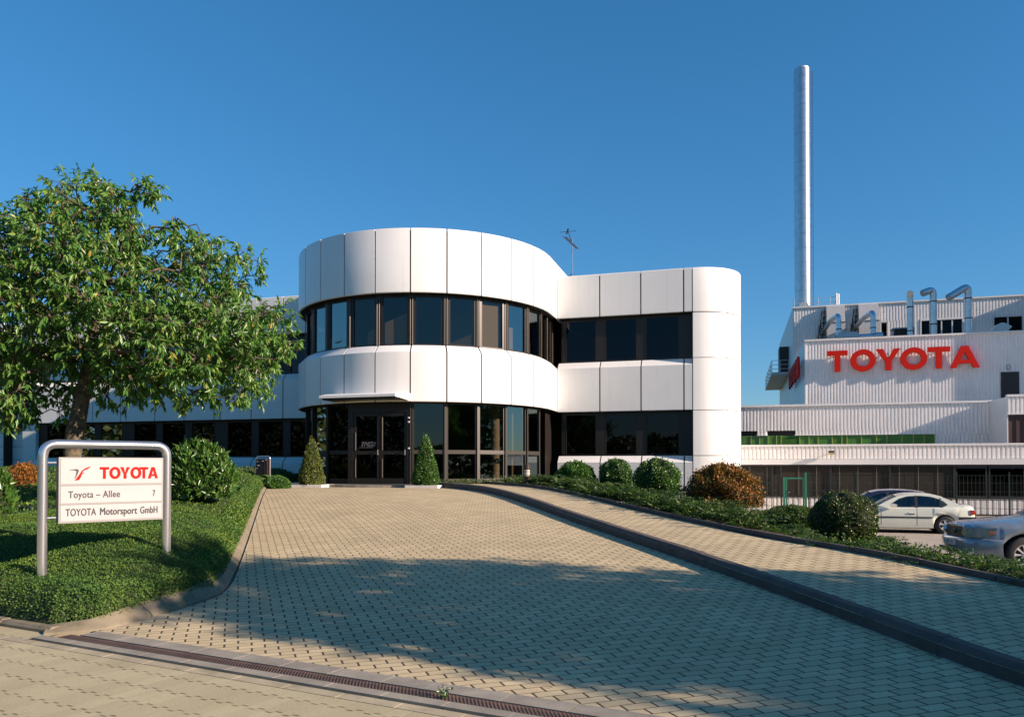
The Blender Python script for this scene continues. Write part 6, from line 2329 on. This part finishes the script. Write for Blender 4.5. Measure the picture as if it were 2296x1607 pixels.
lets = [(.370, .090), (.462, .108), (.565, .098), (.667, .108), (.757, .088), (.842, .104)]
for ch_, (u, w_) in zip(WORD, lets):
    mb = MB(); put_glyph(mb, ch_, fpt(u, .33), (1, 0, 0), (0, 0, 1), (0, 1, 0), w_ * BW, .185 * BH, .029, -.0012, .003)
    mb.build('red_letter', M['red_sign'], bd)
# winged emblem, three films: grey wing, black blade, red blade
def film(pts, m, k):
    mb = MB(); mb.prism([(u * BW, -v * BH) for u, v in pts], (b0, -.0585, zb1), (1, 0, 0), (0, 0, 1), (0, 1, 0), -.0010 - k * .0006, .003); mb.build('emblem', m, bd)


def qbez(a, b, c, n=8):
    a, b, c = map(np.array, (a, b, c))
    return [tuple(a * (1 - t_) ** 2 + 2 * b * t_ * (1 - t_) + c * t_ * t_) for t_ in np.linspace(0, 1, n)]


film(qbez((.090, .190), (.12, .145), (.145, .123)) + [(.200, .122), (.282, .131)] + qbez((.282, .131), (.22, .128), (.150, .142))[1:] + qbez((.150, .142), (.12, .165), (.090, .190))[1:-1], M['grey_ink'], 0)
film([(.086, .196)] + qbez((.086, .196), (.12, .18), (.150, .176))[1:] + qbez((.150, .176), (.178, .172), (.176, .205))[1:] + qbez((.176, .205), (.170, .25), (.143, .325))[1:] + qbez((.139, .325), (.155, .25), (.156, .215)) + qbez((.156, .215), (.154, .195), (.13, .193))[1:], M['black_ink'], 1)
film([(.140, .352)] + qbez((.140, .352), (.175, .28), (.196, .225))[1:] + qbez((.196, .225), (.215, .16), (.288, .137))[1:] + qbez((.288, .137), (.275, .16), (.258, .176))[1:] + [(.225, .196)] + qbez((.225, .196), (.212, .215), (.208, .240))[1:] + [(.226, .232), (.219, .247), (.205, .257)] + qbez((.205, .257), (.193, .32), (.178, .345))[1:], M['red_sign'], 2)


def sign_text(body, u0, u1, vb, cap, space=1.0, bold=0.0):
    o = text_mesh('black_lettering', body, cap * BH / .70, M['black_ink'], .0008, width=(u1 - u0) * BW, space=space, bold=bold)
    o.parent = bd
    o.matrix_local = Matrix.Translation(fpt(u0, vb)) @ Matrix.Rotation(R(90), 4, 'X')


sign_text('Toyota – Allee', .085, .565, .620, .105, 1.08, .0016)
sign_text('7', .893, .918, .620, .100, 1.0, .0016)
sign_text('TOYOTA', .062, .338, .895, .110, 1.05, .0018)
sign_text('Motorsport', .378, .735, .895, .110, 1.05, .0028)
sign_text('GmbH', .768, .942, .895, .110, 1.05, .0022)

# ------------------------------------------------------------------ letter box and bollard lamp
x, y, z = at(591, 25.5)
lb = empty('letter_box', (x, y, z), R(-2), 'dark brown letter box on a tube frame left of the left cone shrub', 'letter box')
mb = MB(); mb.tube(bend([(-.27, 0, -.1), (-.27, 0, 1.01), (.25, 0, 1.01), (.25, 0, -.1)], .08, 6), .024, 10); mb.build('tube_frame', M['chrome'], lb, 60)
mb = MB(); mb.box(-.225, .205, -.10, .12, .40, .93)
bx = mb.build('box', M['mailbox'], lb)
mb = MB()
mb.box(-.19, .10, -.108, -.10, .80, .84); mb.box(-.19, .10, -.108, -.10, .60, .64); mb.box(.11, .115, -.106, -.1, .42, .92)
mb.build('slot', M['trim'], bx)
for (a, b, z0, h_) in ((.02, .08, .85, .018), (-.17, -.10, .70, .02), (-.19, -.165, .83, .022), (-.19, -.165, .61, .022), (.155, .18, .89, .02)):
    mb = MB(); mb.box(a, b, -.112, -.1, z0, z0 + h_); mb.build('name_plate', M['plate'], bx)
x, y, z = at(1181, 22.6)
bo = empty('bollard_lamp', (x, y, z), 0, 'bronze bollard lamp with louvred lens in front of the bay glazing', 'bollard lamp')
mb = MB(); mb.tube([(0, 0, -.2), (0, 0, .40)], .10, 20); mb.tube([(0, 0, .58), (0, 0, .72)], .10, 20); mb.build('post', M['bollard'], bo, 40)
mb = MB(); mb.tube([(0, 0, .40), (0, 0, .58)], .092, 20); mb.build('lens', M['lens'], bo, 40)
mb = MB()
for k in range(4): mb.tube([(0, 0, .425 + k * .04), (0, 0, .437 + k * .04)], .104, 20)
mb.build('louvre', M['bollard'], bo, 40)

# ------------------------------------------------------------------ unseen wood added behind the viewer to darken the mirrored horizon in the glass
rg = np.random.default_rng(77)
n = 60000
a = rg.uniform(R(150), R(395), n)
rad = 75 + rg.normal(size=n) * 7
hgt = 5.8 + 1.2 * np.sin(a * 7) + .8 * np.sin(a * 17 + 1) + 5 * (a < R(243)) + 4 * (a > R(322))  # raised at both ends to keep bright sky out of the panes
zz = rg.random(n) ** .8 * np.maximum(hgt, 3)
base = np.c_[rad * np.cos(a), rad * np.sin(a), zz]
v, f = leaf_geo(base, rg.normal(size=(n, 3)), rg.uniform(.5, 1.1, n), .6, None, .1, .2)
o = np_mesh('reflection_wood', v, f, M['leaf_dark'])
tag(o, 'added belt of trees behind the viewer, heights set for the glass reflections', 'wood', kind='stuff')


# ------------------------------------------------------------------ one piece, one part
def split_pieces(o):
    me = o.data
    n = len(me.vertices)
    comp = list(range(n))

    def find(a):
        while comp[a] != a:
            comp[a] = comp[comp[a]]
            a = comp[a]
        return a
    for e in me.edges:
        a, b = find(e.vertices[0]), find(e.vertices[1])
        if a != b: comp[a] = b
    groups = {}
    for p in me.polygons:
        groups.setdefault(find(p.vertices[0]), []).append(p.index)
    if len(groups) < 2: return
    base = None
    for gi, polys in enumerate(groups.values()):
        used = sorted({v for p in polys for v in me.polygons[p].vertices})
        ix = {v: i for i, v in enumerate(used)}
        m2 = bpy.data.meshes.new(me.name)
        m2.from_pydata([tuple(me.vertices[v].co) for v in used], [], [[ix[v] for v in me.polygons[p].vertices] for p in polys])
        m2.polygons.foreach_set('use_smooth', [me.polygons[p].use_smooth for p in polys])
        for m_ in me.materials: m2.materials.append(m_)
        m2.update()
        if any(me.polygons[p].use_smooth for p in polys): m2.set_sharp_from_angle(angle=R(40))
        if gi == 0:
            base = m2
        else:
            c = o.copy(); c.data = m2; COL.objects.link(c)
    o.data = base


for o in list(bpy.data.objects):
    if o.type == 'MESH' and o.name.split('.')[0] in ('guide_rail', 'pier_cover', 'interior_partition', 'interior_column', 'pin', 'reflector', 'foot', 'edge_strip', 'edge_rail', 'blind_cord', 'fascia_trim', 'wall_trim', 'interior_floor', 'interior_wall', 'clamp_ring', 'slot', 'glazing_bar', 'bay_side_panel', 'bumper_strip'):
        split_pieces(o)
